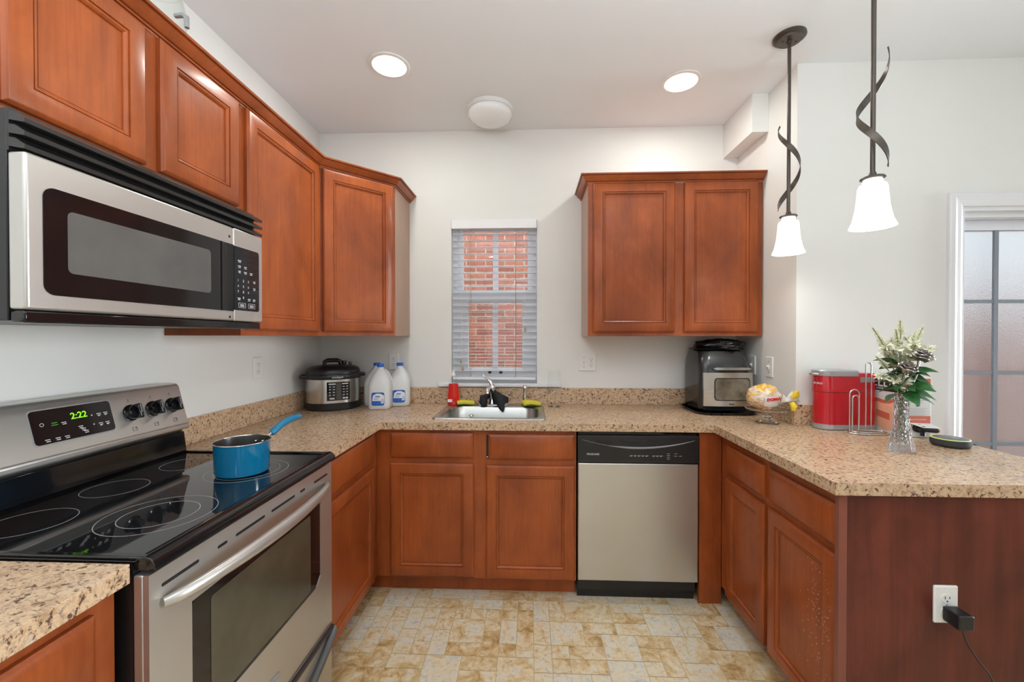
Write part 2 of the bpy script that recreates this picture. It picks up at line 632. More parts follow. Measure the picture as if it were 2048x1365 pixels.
floor()
struct('ceiling', MB().box(-0.12, XFAR + 0.12, YREAR - 0.12, 0.12, CEIL, CEIL + 0.1), CEILM)
struct('wall_left', MB().box(-0.12, 0, YREAR - 0.12, 0.12, 0, CEIL), WALL)
WX0, WX1, WZ0, WZ1 = 0.893, 1.464, 1.052, 2.136
mb = MB()
mb.box(0, WX0, 0, 0.12, 0, CEIL).box(WX1, XR + 0.12, 0, 0.12, 0, CEIL)
mb.box(WX0, WX1, 0, 0.12, 0, WZ0).box(WX0, WX1, 0, 0.12, WZ1, CEIL)
struct('wall_back', mb, WALL)
DX0, DX1, DZ1 = 3.545, 5.30, 2.004
mb = MB()
mb.box(XR, XR + 0.12, YW, 0, 0, CEIL)
struct('wall_right', mb, WALL)
mb = MB()
mb.box(XR + 0.12, DX0, YW, YW + 0.12, 0, CEIL).box(DX1, XFAR, YW, YW + 0.12, 0, CEIL).box(DX0, DX1, YW, YW + 0.12, DZ1, CEIL)
struct('wall_patio', mb, WALL)
struct('wall_far', MB().box(XFAR, XFAR + 0.12, YREAR - 0.12, YW + 0.12, 0, CEIL), WALL)
mb = MB()
mb.box(0, 0.55, YREAR - 0.12, YREAR, 0, CEIL).box(2.05, 3.8, YREAR - 0.12, YREAR, 0, CEIL).box(4.9, XFAR, YREAR - 0.12, YREAR, 0, CEIL)
mb.box(0.55, 2.05, YREAR - 0.12, YREAR, 0, 0.8).box(0.55, 2.05, YREAR - 0.12, YREAR, 2.3, CEIL)
mb.box(3.8, 4.9, YREAR - 0.12, YREAR, 0, 1.0).box(3.8, 4.9, YREAR - 0.12, YREAR, 2.5, CEIL)
struct('wall_rear', mb, WALL)
# boxed-in duct at the ceiling corner
struct('ceiling_soffit', MB().box(2.667, XR - 0.0005, -0.352, -0.0005, 2.516, CEIL - 0.0005), WALL)

# outside: the neighbour's brick wall and the paved strip
struct('exterior_brick_wall', MB().box(-2.5, 4.4, 1.75, 1.95, -0.5, 3.4), BRICK)
struct('exterior_garden_wall', MB().box(4.4005, 9.5, 2.3, 2.5, -0.5, 1.72), BRICK)
struct('exterior_ground', MB().box(-2.5, 9.5, 0.13, 1.74, -0.3, -0.12), CONC)


# ------------------------------------------------------------------ kitchen window, blind, sill
def kitchen_window():
    w = thing('window_1', 'narrow white double-hung window over the sink', 'window', (1.1785, 0.06, WZ0), kind='structure')
    m = MB()   # outer frame
    m.box(WX0, WX0 + 0.03, 0.055, 0.12, WZ0, WZ1).box(WX1 - 0.03, WX1, 0.055, 0.12, WZ0, WZ1)
    m.box(WX0 + 0.03, WX1 - 0.03, 0.055, 0.12, WZ1 - 0.025, WZ1).box(WX0 + 0.03, WX1 - 0.03, 0.055, 0.12, WZ0, WZ0 + 0.02)
    m.build('window_frame', VINYL, w)
    for nm, x0, x1, z0, z1, gx0, gx1, gz0, gz1, y0, y1 in (
            ('upper_sash', WX0 + .03, WX1 - .03, 1.595, 2.11, .959, 1.402, 1.682, 2.085, .090, .115),
            ('lower_sash', WX0 + .03, WX1 - .03, 1.072, 1.668, .998, 1.365, 1.149, 1.598, .058, .086)):
        m = MB()
        m.box(x0, gx0, y0, y1, z0, z1).box(gx1, x1, y0, y1, z0, z1)
        m.box(gx0, gx1, y0, y1, z0, gz0).box(gx0, gx1, y0, y1, gz1, z1)
        s = m.build(nm, VINYL, w)
        ym = (y0 + y1) / 2
        MB().box(gx0, gx1, ym - .003, ym + .003, gz0, gz1).build('pane', PANE, s)
        MB().box(1.163, 1.199, ym - .009, ym + .009, gz0, gz1).build('muntin', VINYL, s)
    m = MB()
    for cx in (1.145, 1.22):
        m.ball((cx, .052, 1.12), .012, .008, .010, 10, 6)
    m.build('sash_lock', DARKGREY, w, 60)
    MB().box(0.812, 1.62, -0.035, 0.056, 1.031, 1.0515).build('window_sill', TRIM, w, bevel=.004)


kitchen_window()


def blind():
    b = thing('window_blind', 'white slatted blind with open slats covering the kitchen window', 'window blind', (1.1785, 0.025, 2.135))
    MB().box(WX0 + .002, WX1 - .002, -.012, .05, 2.082, 2.134).build('headrail', SLAT, b, bevel=.003)
    MB().box(WX0 + .004, WX1 - .004, -.018, -.0125, 2.078, 2.1355).build('valance', SLAT, b, bevel=.002)
    m = MB()
    z = 2.048
    while z > 1.105:
        m.obox((1.1785, .026, z), (1, 0, 0), (0, 1, 0.0), (0, 0, 1), .278, .0245, .0009)
        z -= .0435
    m.build('slats', SLAT, b)
    MB().box(WX0 + .008, WX1 - .008, .004, .05, 1.074, 1.092).build('bottom_rail', SLAT, b, bevel=.003)
    for cx in (1.018, 1.322):
        m = MB()
        m.tube([(cx, .0005, 2.08), (cx, .0005, 1.09)], .0011, 6).tube([(cx, .0515, 2.08), (cx, .0515, 1.09)], .0011, 6)
        m.build('ladder_cord', ALMOND, b)
    for cx, z1, zt in ((0.958, 1.215, 1.185), (0.968, 1.165, 1.135), (1.385, 1.425, 1.395)):
        c = MB().tube([(cx, -.006, 2.08), (cx, -.006, z1)], .0010, 6).build('pull_cord', SLAT, b)
        MB().lathe((cx, -.006, zt), [(.002, .032), (.004, .03), (.007, .004), (.006, 0)], 10, cap0=True, cap1=True).build('tassel', ALMOND, c, 50)


blind()


# ------------------------------------------------------------------ patio door
def patio_door():
    d = thing('door_1', 'white patio door with grey grid over frosted glass panes', 'door', (4.42, YW, 0), kind='structure')
    m = MB()
    prof = [(0, 0.0), (0.0, .012), (.012, .016), (.03, .018), (.045, .024), (.060, .022), (.066, .016), (.066, 0)]
    # casing: a mitred moulding round the opening
    path = [(DX0, 0.0), (DX0, DZ1), (DX1, DZ1), (DX1, 0.0)]
    outs = [(-1, 0), (-1, 1), (1, 1), (1, 0)]
    rings = []
    for (px, pz), (ox, oz) in zip(path, outs):
        rings.append([(px + ox * a, YW - t, pz + oz * a) for a, t in prof])
    m.loft(rings)
    m.build('casing', TRIM, d)
    m = MB()   # jamb lining
    m.box(DX0, DX0 + .02, YW, YW + .12, 0, DZ1).box(DX1 - .02, DX1, YW, YW + .12, 0, DZ1)
    m.box(DX0 + .02, DX1 - .02, YW, YW + .12, DZ1 - .02, DZ1)
    m.box(DX0 + .02, DX1 - .02, YW + .03, YW + .075, DZ1 - .045, DZ1 - .02)
    m.box(DX0 + .02, DX1 - .02, YW, YW + .12, 0.0, .02)
    m.build('door_frame', TRIM, d)
    yd0, yd1 = YW + .085, YW + .118
    gx0, gx1, gz0, gz1 = 3.60, 4.36, 0.25, 1.908
    for k, off in enumerate((0, .84)):
        m = MB()
        X0, X1 = 3.565 + off, 4.40 + off
        m.box(X0, gx0 + off, yd0, yd1, .02, DZ1 - .02).box(gx1 + off, X1, yd0, yd1, .02, DZ1 - .02)
        m.box(gx0 + off, gx1 + off, yd0, yd1, .02, gz0).box(gx0 + off, gx1 + off, yd0, yd1, gz1, DZ1 - .02)
        leaf = m.build('door_leaf', VINYL, d)
        ym = (yd0 + yd1) / 2
        MB().box(gx0 + off, gx1 + off, ym - .003, ym + .003, gz0, gz1).build('frosted_pane', FROST, leaf)
        m = MB()
        for x in (3.810, 4.09):
            m.box(x - .010 + off, x + .010 + off, yd0 + .001, ym - .004, gz0, gz1)
        for z in (1.543, 1.175, .807, .44):
            m.box(gx0 + off, gx1 + off, yd0 + .003, ym - .0045, z - .009, z + .009)
        m.build('muntin_grid', MUNT, leaf)


patio_door()
# exec: objects
# ------------------------------------------------------------------ cabinets
DOORSTEP = [(0, 0), (0, .013), (.005, .018), (.010, .020), (.052, .020), (.0528, .0150), (.0552, .0148), (.0562, .0178), (.0600, .0172), (.0650, .0125), (.0660, .0078), (.0690, .0078), (.0698, .0090)]
DRAWSTEP = [(0, 0), (0, .011), (.004, .014), (.016, .020)]


def door(o, u, n, w, h, mat, parent, name='door', steps=DOORSTEP, label=None):
    return MB().rings(o, u, (0, 0, 1), n, w, h, steps).build(name, mat, parent, smooth=28, label=label)


def crown_prof(z=2.256):
    return [(0.0, z), (.010, z), (.010, z + .006), (.0065, z + .0065), (.0065, z + .009), (.014, z + .0095), (.020, z + .014), (.030, z + .026), (.037, z + .035), (.034, z + .0355), (.034, z + .038), (.045, z + .0385), (.047, z + .046), (0.0, z + .046)]


def crown(path, dirs):
    m = MB()
    rings = []
    for (px, py), (dx, dy) in zip(path, dirs):
        rings.append([(px + dx * a, py + dy * a, z) for a, z in crown_prof()])
    return m.loft(rings)


UZ0, UZ1 = 1.3655, 2.300
F = .305
# over-microwave wall cabinet
YA, YB, YC = -1.972, -1.206, -.61
c = thing('wall_cabinet', 'short two-door reddish wood wall cabinet mounted above the microwave', 'cabinet', (.15, -1.589, 1.822))
MB().box(0.001, F, YA, YB - .001, 1.822, 2.255).build('body', WOOD, c)
door((F, -1.936, 1.852), (0, 1, 0), (1, 0, 0), .327, .396, WOOD, c)
door((F, -1.562, 1.852), (0, 1, 0), (1, 0, 0), .333, .396, WOOD, c)
# tall single-door wall cabinet
c = thing('wall_cabinet', 'tall single-door reddish wood wall cabinet between microwave and corner', 'cabinet', (.15, -.908, UZ0))
MB().box(0.001, F, YB, YC - .0005, UZ0, 2.255).build('body', WOOD, c)
door((F, -1.184, 1.388), (0, 1, 0), (1, 0, 0), .55, .862, WOOD, c)
# diagonal corner wall cabinet
c = thing('wall_cabinet', 'angled single-door corner wall cabinet above the pressure cooker', 'cabinet', (.25, -.25, UZ0))
poly = [(.001, -.001), (.001, -.61), (F, -.61), (.61, -.305), (.61, -.001)]
MB().prism(poly, UZ0, 2.255).build('body', WOOD, c)
MB().box(.6101, .6118, -.300, -.002, UZ0 + .001, 2.255).build('side_panel', SIDE, c, label='pale veneer side panel')
q = math.sqrt(.5)
door((F + .017 * q, -.61 + .017 * q, 1.388), (q, q, 0), (q, -q, 0), .399, .862, WOOD, c)
# continuous crown along the left run
t = math.tan(math.pi / 8)
cm = crown([(F, YA), (F, YC), (.61, -.305), (.612, -.001)], [(1, 0), (1, -t), (1, -t), (1, 0)])
# mitres: 45 degree turns at both ends of the angled front
cm = cm.build('cabinet_crown_moulding', WOOD, None, smooth=25)
tag(cm, 'reddish wood crown moulding along the top of the left wall cabinets', 'crown moulding')
# right-hand wall cabinet
c = thing('wall_cabinet', 'two-door reddish wood wall cabinet right of the window, above the air fryer', 'cabinet', (2.25, -.15, UZ0))
XA, XB = 1.757, 2.752
MB().box(XA, XB, -F, -.001, UZ0, 2.255).build('body', WOOD, c)
MB().box(XA - .0017, XA - .0001, -.300, -.002, UZ0 + .001, 2.255).build('side_panel', SIDE, c, label='pale veneer side panel')
door((1.785, -F, 1.388), (1, 0, 0), (0, -1, 0), .468, .866, WOOD, c)
door((2.308, -F, 1.388), (1, 0, 0), (0, -1, 0), .415, .868, WOOD, c)
crown([(XA, -.001), (XA, -F), (XB + .002, -F)], [(-1, 0), (-1, -1), (0, -1)]).build('crown_moulding', WOOD, c, smooth=30)

# ---- base units
BF, BD = .61, .612
# near-left base cabinet, in front of the range
c = thing('base_cabinet', 'wood base cabinet with a drawer nearest the camera, left of the range', 'cabinet', (.3, -2.45, 0))
MB().box(.001, BF, -2.95, -1.990, .10, .877).box(.001, .535, -2.95, -1.990, .0, .0995).build('body', WOOD, c)
door((BF, -2.49, .705), (0, 1, 0), (1, 0, 0), .455, .145, WOOD, c, 'drawer', DRAWSTEP)
door((BF, -2.49, .115), (0, 1, 0), (1, 0, 0), .455, .575, WOOD, c)
# left base cabinet beyond the range
c = thing('base_cabinet', 'wood base cabinet with drawer and door in the left corner, right of the range', 'cabinet', (.3, -.9, 0))
MB().box(.001, BF, -1.2135, -.001, .10, .877).box(.001, .535, -1.2135, -.001, .0, .0995).build('body', WOOD, c)
door((BF, -1.200, .722), (0, 1, 0), (1, 0, 0), .520, .137, WOOD, c, 'drawer', DRAWSTEP)
door((BF, -1.200, .112), (0, 1, 0), (1, 0, 0), .520, .585, WOOD, c)
# sink base
c = thing('sink_base_cabinet', 'two-door wood cabinet under the sink with two false drawer fronts', 'cabinet', (1.13, -.3, 0))
m = MB()
m.box(BF + .001, 1.655, -BF, -.59, .10, .877).box(BF + .001, BF + .02, -.5899, -.001, .10, .877).box(1.635, 1.655, -.5899, -.001, .10, .877)
m.box(BF + .0201, 1.6349, -.5899, -.001, .10, .12)
m.build('body', WOOD, c)
MB().box(.5355, 1.655, -.545, -.53, 0, .0995).build('toe_kick', WOOD, c)
door((.689, -BF, .731), (1, 0, 0), (0, -1, 0), .434, .130, WOOD, c, 'drawer_front', DRAWSTEP)
d2 = door((1.203, -BF, .727), (1, 0, 0), (0, -1, 0), .443, .130, WOOD, c, 'drawer_front', DRAWSTEP, 'crooked false drawer front with a gap at its left edge')
door((.688, -BF, .113), (1, 0, 0), (0, -1, 0), .438, .590, WOOD, c)
door((1.190, -BF, .108), (1, 0, 0), (0, -1, 0), .456, .588, WOOD, c)
MB().box(1.1905, 1.2015, -BF - .003, -BF, .728, .852).build('drawer_gap', BLACK, c)
m = MB()
m.lathe((1.196, -BF - .0031, .738), [(.004, 0), (.003, .003)], 8, (0, -1, 0), True, True)
m.build('clip', CHROME, c)
# filler panel right of the dishwasher
f = MB().box(2.2745, 2.3845, -.622, -.60, 0, .877).build('filler_panel', WOOD, None, bevel=.0012)
tag(f, 'narrow wood filler panel with a chipped foot, right of the dishwasher', 'cabinet panel')
m = MB()
random.seed(8)
x_ = 2.2755
while x_ < 2.382:
    w_ = random.uniform(.004, .012)
    m.box(x_, min(x_ + w_, 2.3835), -.6226, -.6221, .0006, random.uniform(.003, .008))
    x_ += w_
m.build('chipped_edge', plain('bare_wood', (.55, .40, .24, 1), .8), f)
# peninsula cabinets
PF = 2.385
c = thing('base_cabinet', 'peninsula wood base cabinet with drawer and door, nearest the dishwasher', 'cabinet', (2.68, -.82, 0))
MB().box(PF, 2.968, -1.0395, -.625, .10, .877).box(PF + .07, 2.968, -1.0395, -.625, 0, .0995).build('body', WOOD, c)
door((PF, -.703, .700), (0, -1, 0), (-1, 0, 0), .320, .132, WOOD, c, 'drawer', DRAWSTEP)
door((PF, -.695, .096), (0, -1, 0), (-1, 0, 0), .333, .578, WOOD, c)
c = thing('base_cabinet', 'peninsula wood base cabinet whose door has white scuff marks, at the near end', 'cabinet', (2.68, -1.24, 0))
MB().box(PF, 2.968, -1.434, -1.0405, .10, .877).box(PF + .07, 2.968, -1.434, -1.0405, 0, .0995).build('body', WOOD, c)
door((PF, -1.060, .702), (0, -1, 0), (-1, 0, 0), .360, .132, WOOD, c, 'drawer', DRAWSTEP)
dd = door((PF, -1.056, .092), (0, -1, 0), (-1, 0, 0), .368, .584, WOOD, c)
random.seed(5)
m = MB()
for k in range(170):
    yy = random.gauss(-1.350, .040)
    zz = random.uniform(.22, .60) if k % 3 else random.gauss(.47, .06)
    r = random.uniform(.0007, .0020)
    if .17 < zz < .6 and -1.415 < yy < -1.15 and not -1.374 < yy < -1.350:
        m.lathe((PF - (.0201 if yy < -1.36 else .0091), yy, zz), [(r, 0), (r * .6, .0004)], 6, (-1, 0, 0), True, True)
m.build('scuff_marks', plain('scuff_white', (.55, .50, .42, 1), .7), dd, kind='stuff')
e = thing('peninsula_end_panel', 'red-brown laminate end panel of the peninsula with a power outlet', 'cabinet panel', (2.66, -1.44, 0))
MB().box(2.386, 2.968, -1.447, -1.4345, 0, .877).build('panel', LAM, e)
MB().box(2.361, 2.3855, -1.450, -1.4345, 0, .877).build('corner_strip', wood('corner_strip_wood', (0.20, 0.058, 0.040, 1), (0.25, 0.075, 0.05, 1), streak=.2), e, label='lighter corner strip')

# ------------------------------------------------------------------ countertops
CT, CB = .918, .880
ct = thing('countertop', 'speckled tan granite-look countertop running round to the peninsula, with backsplash', 'countertop', (1.5, -.3, CB))
m = MB()
SX0, SX1, SY0, SY1 = .915, 1.478, -.535, -.085     # sink cut-out
XP = 2.339
m.prism([(.0005, -.0005), (.0005, -1.214), (.64, -1.214), (.64, -.64), (.64, -.0005)], CB, CT)
m.box(.64, SX0, -.64, -.0005, CB, CT).box(SX0, SX1, -.64, SY0, CB, CT).box(SX0, SX1, SY1, -.0005, CB, CT)
m.box(SX1, XP, -.64, -.0005, CB, CT)
m.prism([(XP, -.0005), (XP, -1.466), (3.225, -1.466), (3.225, YW - .0005), (XR - .0005, YW - .0005), (XR - .0005, -.0005)], CB, CT)
bmesh.ops.remove_doubles(m.bm, verts=m.bm.verts, dist=1e-5)
m.build('worktop', COUNTER, ct)
m = MB()
m.box(.0201, XR - .0005, -.020, -.0005, CT + .0002, 1.024).box(.0005, .02, -1.214, -.0005, CT + .0002, 1.024)
m.box(XR - .020, XR - .0005, YW - .0005, -.0201, CT + .0002, 1.024).box(XR - .020, 2.99, YW - .020, YW - .0006, CT + .0002, 1.020)
m.build('backsplash', COUNTER, ct, bevel=.002)
c2 = thing('countertop', 'speckled tan granite-look countertop piece nearest the camera, left of the range', 'countertop', (.3, -2.45, CB))
MB().box(.0005, .64, -2.96, -1.987, CB, CT).build('worktop', COUNTER, c2, bevel=.0012)
MB().box(.0005, .02, -2.96, -1.987, CT + .0002, 1.024).build('backsplash', COUNTER, c2, bevel=.002)


# ------------------------------------------------------------------ sink, faucet
def sink():
    s = thing('kitchen_sink', 'stainless steel drop-in sink set in the counter under the window', 'sink', (1.195, -.31, CT))
    R = lambda x0, x1, y0, y1, r, z: [(x, y, z) for x, y in rr(x0, x1, y0, y1, r, 8)]
    m = MB()
    m.loft([R(.888, 1.502, -.556, -.062, .022, CT + .0006), R(.890, 1.500, -.554, -.064, .021, CT + .005), R(.896, 1.494, -.548, -.070, .02, CT + .0075),
            R(.912, 1.478, -.532, -.145, .05, CT + .0065), R(.921, 1.469, -.524, -.152, .07, CT + .004), R(.927, 1.463, -.518, -.157, .085, CT - .004),
            R(.934, 1.456, -.511, -.163, .09, CT - .10), R(.945, 1.445, -.50, -.172, .09, CT - .150), R(.975, 1.415, -.47, -.20, .08, CT - .168),
            R(1.15, 1.24, -.37, -.29, .03, CT - .172)], False, True)
    m.build('basin', STEELV, s, 50)
    px_, py_ = 1.075, -.345
    st = thing('lidded_pot', 'lid with a steel knob, just showing inside the sink', 'pot', (px_, py_, CT - .168))
    MB().lathe((px_, py_, CT - .1665), [(0, 0), (.068, 0), (.074, .005), (.075, .108), (.077, .110)], 36).build('pot_body', STEELV, st, 50)
    MB().lathe((px_, py_, CT - .0562), [(.0785, 0), (.079, .003), (.070, .009), (.040, .015), (0, .017)], 36, cap0=True).build('lid', STEELV, st, 50)
    MB().lathe((px_, py_, CT - .0392), [(.010, 0), (.007, .010), (.008, .016), (.016, .021), (.014, .027), (.0, .028)], 18, cap0=True).build('knob', CHROME, st, 50)
    return s


sink()


def faucet():
    f = thing('faucet', 'chrome single-lever faucet behind the sink', 'faucet', (1.18, -.10, CT + .007))
    m = MB().loft([[(x, y, z) for x, y in rr(1.075, 1.285, -.125, -.075, .025, 8)] for z in (CT + .0072, CT + .013)] + [[(x, y, CT + .017) for x, y in rr(1.08, 1.28, -.12, -.08, .02, 8)]])
    m.build('escutcheon', CHROME, f, 40)
    m = MB().lathe((1.175, -.10, CT + .015), [(.027, 0), (.025, .012), (.021, .02), (.020, .085), (.022, .10), (.021, .112), (.012, .122), (0, .124)], 24)
    m.build('column', CHROME, f, 50)
    m = MB().tube([(1.172, -.112, CT + .055), (1.170, -.15, CT + .10), (1.167, -.20, CT + .128), (1.163, -.245, CT + .128), (1.16, -.265, CT + .112), (1.16, -.268, CT + .10)],
                  [.017, .0155, .014, .013, .0125, .0125], 16)
    m.build('spout', CHROME, f, 60)
    m = MB().tube([(1.176, -.098, CT + .130), (1.160, -.094, CT + .155), (1.140, -.088, CT + .176), (1.122, -.083, CT + .186), (1.112, -.081, CT + .198)],
                  [.0135, .0105, .008, .0065, .0055], 12)
    m.build('lever', CHROME, f, 60)
    s = thing('side_sprayer', 'chrome side sprayer standing right of the faucet', 'sink sprayer', (1.385, -.10, CT + .007))
    MB().lathe((1.385, -.10, CT + .0072), [(.024, 0), (.023, .006), (.014, .012), (.013, .025)], 20, cap0=True).build('base', CHROME, s, 50)
    MB().lathe((1.385, -.10, CT + .030), [(.011, 0), (.013, .01), (.014, .03), (.0105, .055), (.0115, .07), (.0165, .082), (.0155, .098), (.008, .105), (0, .106)], 20, cap0=True).build('spray_head', CHROME, s, 50)
    # black cloth wrapped round the faucet foot
    random.seed(3)
    m = MB()
    path = [(1.128, -.150, CT + .005), (1.122, -.142, CT + .028), (1.126, -.132, CT + .052), (1.146, -.098, CT + .062), (1.175, -.068, CT + .06), (1.208, -.092, CT + .066),
            (1.214, -.118, CT + .06), (1.222, -.136, CT + .045), (1.236, -.150, CT + .025), (1.242, -.172, CT - .002), (1.246, -.183, CT - .022)]
    m.tube(path, [.016, .027, .026, .016, .012, .022, .032, .033, .028, .020, .009], 14)
    m.tube([(1.215, -.12, CT + .05), (1.245, -.12, CT + .05), (1.262, -.125, CT + .042), (1.268, -.128, CT + .022)], [.022, .024, .019, .010], 12)
    m.tube([(1.20, -.10, CT + .06), (1.197, -.10, CT + .088), (1.192, -.10, CT + .105)], [.018, .011, .003], 10)
    for v in m.bm.verts:
        k = mnoise.noise(v.co * 55) * .0075 + mnoise.noise(v.co * 130) * .003
        v.co += Vector((k, k * .6 - .002, abs(k)))
    tag(m.build('cleaning_cloth', CLOTH, None, 60), 'crumpled black cloth wrapped round the foot of the faucet', 'cloth')


faucet()


def sponge(name, label, loc, rz, tilt, wav):
    s = thing(name, label, 'sponge', loc, rz, 'dish sponges on the sink rim', local=True)
    s.rotation_euler = (tilt[0], tilt[1], rz)
    for nm, mat, z0, z1 in (('foam', YELLOW, .006, .024), ('scourer', GREEN, 0.0, .0058)):
        m = MB()
        rings = []
        n = 14
        for i in range(n + 1):
            x = -.055 + .11 * i / n
            dz = wav * math.sin(i / n * math.pi * 1.5)
            rings.append([(x, -.034, z0 + dz), (x, .034, z0 + dz), (x, .034, z1 + dz), (x, -.034, z1 + dz)])
        m.loft(rings)
        m.build(nm, mat, s, bevel=.003)


sponge('sponge', 'yellow and green sponge beside the red soap bottle', (1.005, -.113, CT + .0095), .25, (.0, 0), .003)
sponge('sponge', 'yellow and green curved sponge on the right rim of the sink', (1.425, -.135, CT + .0118), .30, (.05, -.05), .006)


def soap_bottle():
    b = thing('dish_soap_bottle', 'clear bottle of red dish soap at the left end of the sink', 'soap bottle', (.925, -.103, CT + .0068))
    x, y, z = .925, -.103, CT + .0068
    el = lambda a, bb, h: [(x + p, y + q, z + h) for p, q in ell(0, 0, a, bb, 28)]
    MB().loft([el(.034, .021, 0), el(.037, .024, .004), el(.037, .024, .05), el(.033, .022, .10), el(.030, .021, .135)]).build('liquid', SOAP, b, 45)
    MB().loft([el(.031, .022, .1352), el(.029, .021, .150), el(.024, .018, .165), el(.015, .014, .178), el(.012, .012, .184)]).build('shoulder', CLEAR, b, 45)
    MB().lathe((x, y, z + .1842), [(.0155, 0), (.0155, .012), (.011, .016), (.0085, .028), (.0095, .034), (0, .036)], 20, cap0=True).build('cap', WHITE, b, 45)
    MB().plate((x - .018, y - .0242, z + .028), (1, 0, 0), (0, 0, 1), (0, -1, 0), rr(-.014, .014, -.009, .009, .002), -.002, .0015).build('price_label', LABW, b)


soap_bottle()


def wine_glass():
    g = thing('wine_glass', 'empty clear stemmed wine glass right of the sink', 'wine glass', (1.572, -.115, CT))
    c = (1.572, -.115, CT + .0004)
    MB().lathe(c, [(.0, 0), (.040, 0), (.0405, .002), (.02, .005), (.006, .012), (.004, .03), (.004, .085), (.007, .096), (.009, .100), (0, .1005)], 32).build('stem_and_foot', STEMG, g, 60)
    MB().lathe(c, [(0, .1008), (.010, .1008), (.03, .112), (.045, .124), (.046, .130), (.041, .17), (.038, .228), (.0372, .228)], 36).build('bowl', CLEAR, g, 60)


wine_glass()


# ------------------------------------------------------------------ outlets and switches
def outlet(o, u, n, label, kinds=('outlet',)):
    o, u, n = V(o), V(u), V(n)
    t = thing('wall_outlet' if 'outlet' in kinds else 'light_switch', label, 'outlet' if 'outlet' in kinds else 'switch', o)
    v = V(0, 0, 1)
    w = .070 if len(kinds) == 1 else .116
    MB().rings(o - u * w / 2 - v * .057 + n * .0004, u, v, n, w, .114, [(0, 0), (0, .003), (.004, .006)], r=.004).build('cover_plate', WHITE, t, 30)
    for i, k in enumerate(kinds):
        cx = 0 if len(kinds) == 1 else (-.023 + .046 * i)
        if k == 'outlet':
            for dz in (.0195, -.0195):
                p = o + u * cx + v * dz + n * .0063
                so = MB().plate(p, u, v, n, rr(-.0165, .0165, -.0135, .0135, .012, 6), 0, .0022).build('socket', WHITE, t, 30)
                m = MB()
                for a, h in ((-.0065, .0085), (.0065, .0070)):
                    m.obox(p + u * a + v * .003 + n * .0024, u, v, n, .0011, h / 2, .0003)
                m.lathe(p - v * .0075 + n * .0022, [(.0026, 0), (.0024, .0005)], 10, n, True, True)
                m.build('slots', MARKD, so)
        elif k == 'toggle':
            MB().obox(o + u * cx + n * .0085, u, v, n, .005, .012, .0022).build('toggle_frame', WHITE, t, bevel=.001)
            MB().obox(o + u * cx + v * .004 + n * .014, u, v, n, .0035, .005, .005).build('toggle', WHITE, t, bevel=.001)
        for dz in ((0,) if k == 'outlet' else (.030, -.030)):
            MB().lathe(o + u * cx + v * dz + n * .0062, [(.003, 0), (.0025, .001)], 10, n, True, True).build('screw', SILVER if k == 'outlet' else DARKGREY, t)
    return t


outlet((0, -.657, 1.198), (0, 1, 0), (1, 0, 0), 'white outlet on the left wall above the backsplash')
outlet((.503, 0, 1.196), (1, 0, 0), (0, -1, 0), 'white outlet on the back wall behind the milk jugs')
outlet((1.796, 0, 1.193), (1, 0, 0), (0, -1, 0), 'double-width white plate with switch and outlet, right of the window', ('toggle', 'outlet'))
outlet((XR, -.378, 1.192), (0, -1, 0), (-1, 0, 0), 'white toggle light switch on the short wall above the bread', ('toggle',))
outlet((XR, -.20, 1.192), (0, -1, 0), (-1, 0, 0), 'white switch plate half hidden behind the air fryer', ('toggle',))
outlet((2.676, -1.447, .548), (1, 0, 0), (0, -1, 0), 'white outlet on the peninsula end panel, holding a black plug')


def adapter():
    a = thing('power_adapter', 'black plug-in power adapter with cord in the peninsula outlet', 'power adapter', (2.682, -1.475, .528))
    MB().box(2.660, 2.703, -1.508, -1.4562, .505, .548).build('adapter_body', BLACK, a, bevel=.004)
    MB().tube([(2.679, -1.496, .5055), (2.681, -1.500, .485), (2.690, -1.503, .46), (2.706, -1.503, .435), (2.716, -1.503, .42), (2.728, -1.503, .405), (2.745, -1.503, .385),
               (2.757, -1.503, .36), (2.766, -1.500, .30), (2.77, -1.495, .15), (2.775, -1.49, .012), (2.80, -1.50, .005), (2.95, -1.53, .005)], .0021, 8).build('cord', BLACK, a, 60)


adapter()


# ------------------------------------------------------------------ range
RY0, RY1 = -1.978, -1.222
RC = (RY0 + RY1) / 2


def slab_x(x0, x1, poly):
    """outline (y, z) extruded from x0 to x1"""
    return MB().plate((0, 0, 0), (0, 1, 0), (0, 0, 1), (1, 0, 0), poly, x0, x1)


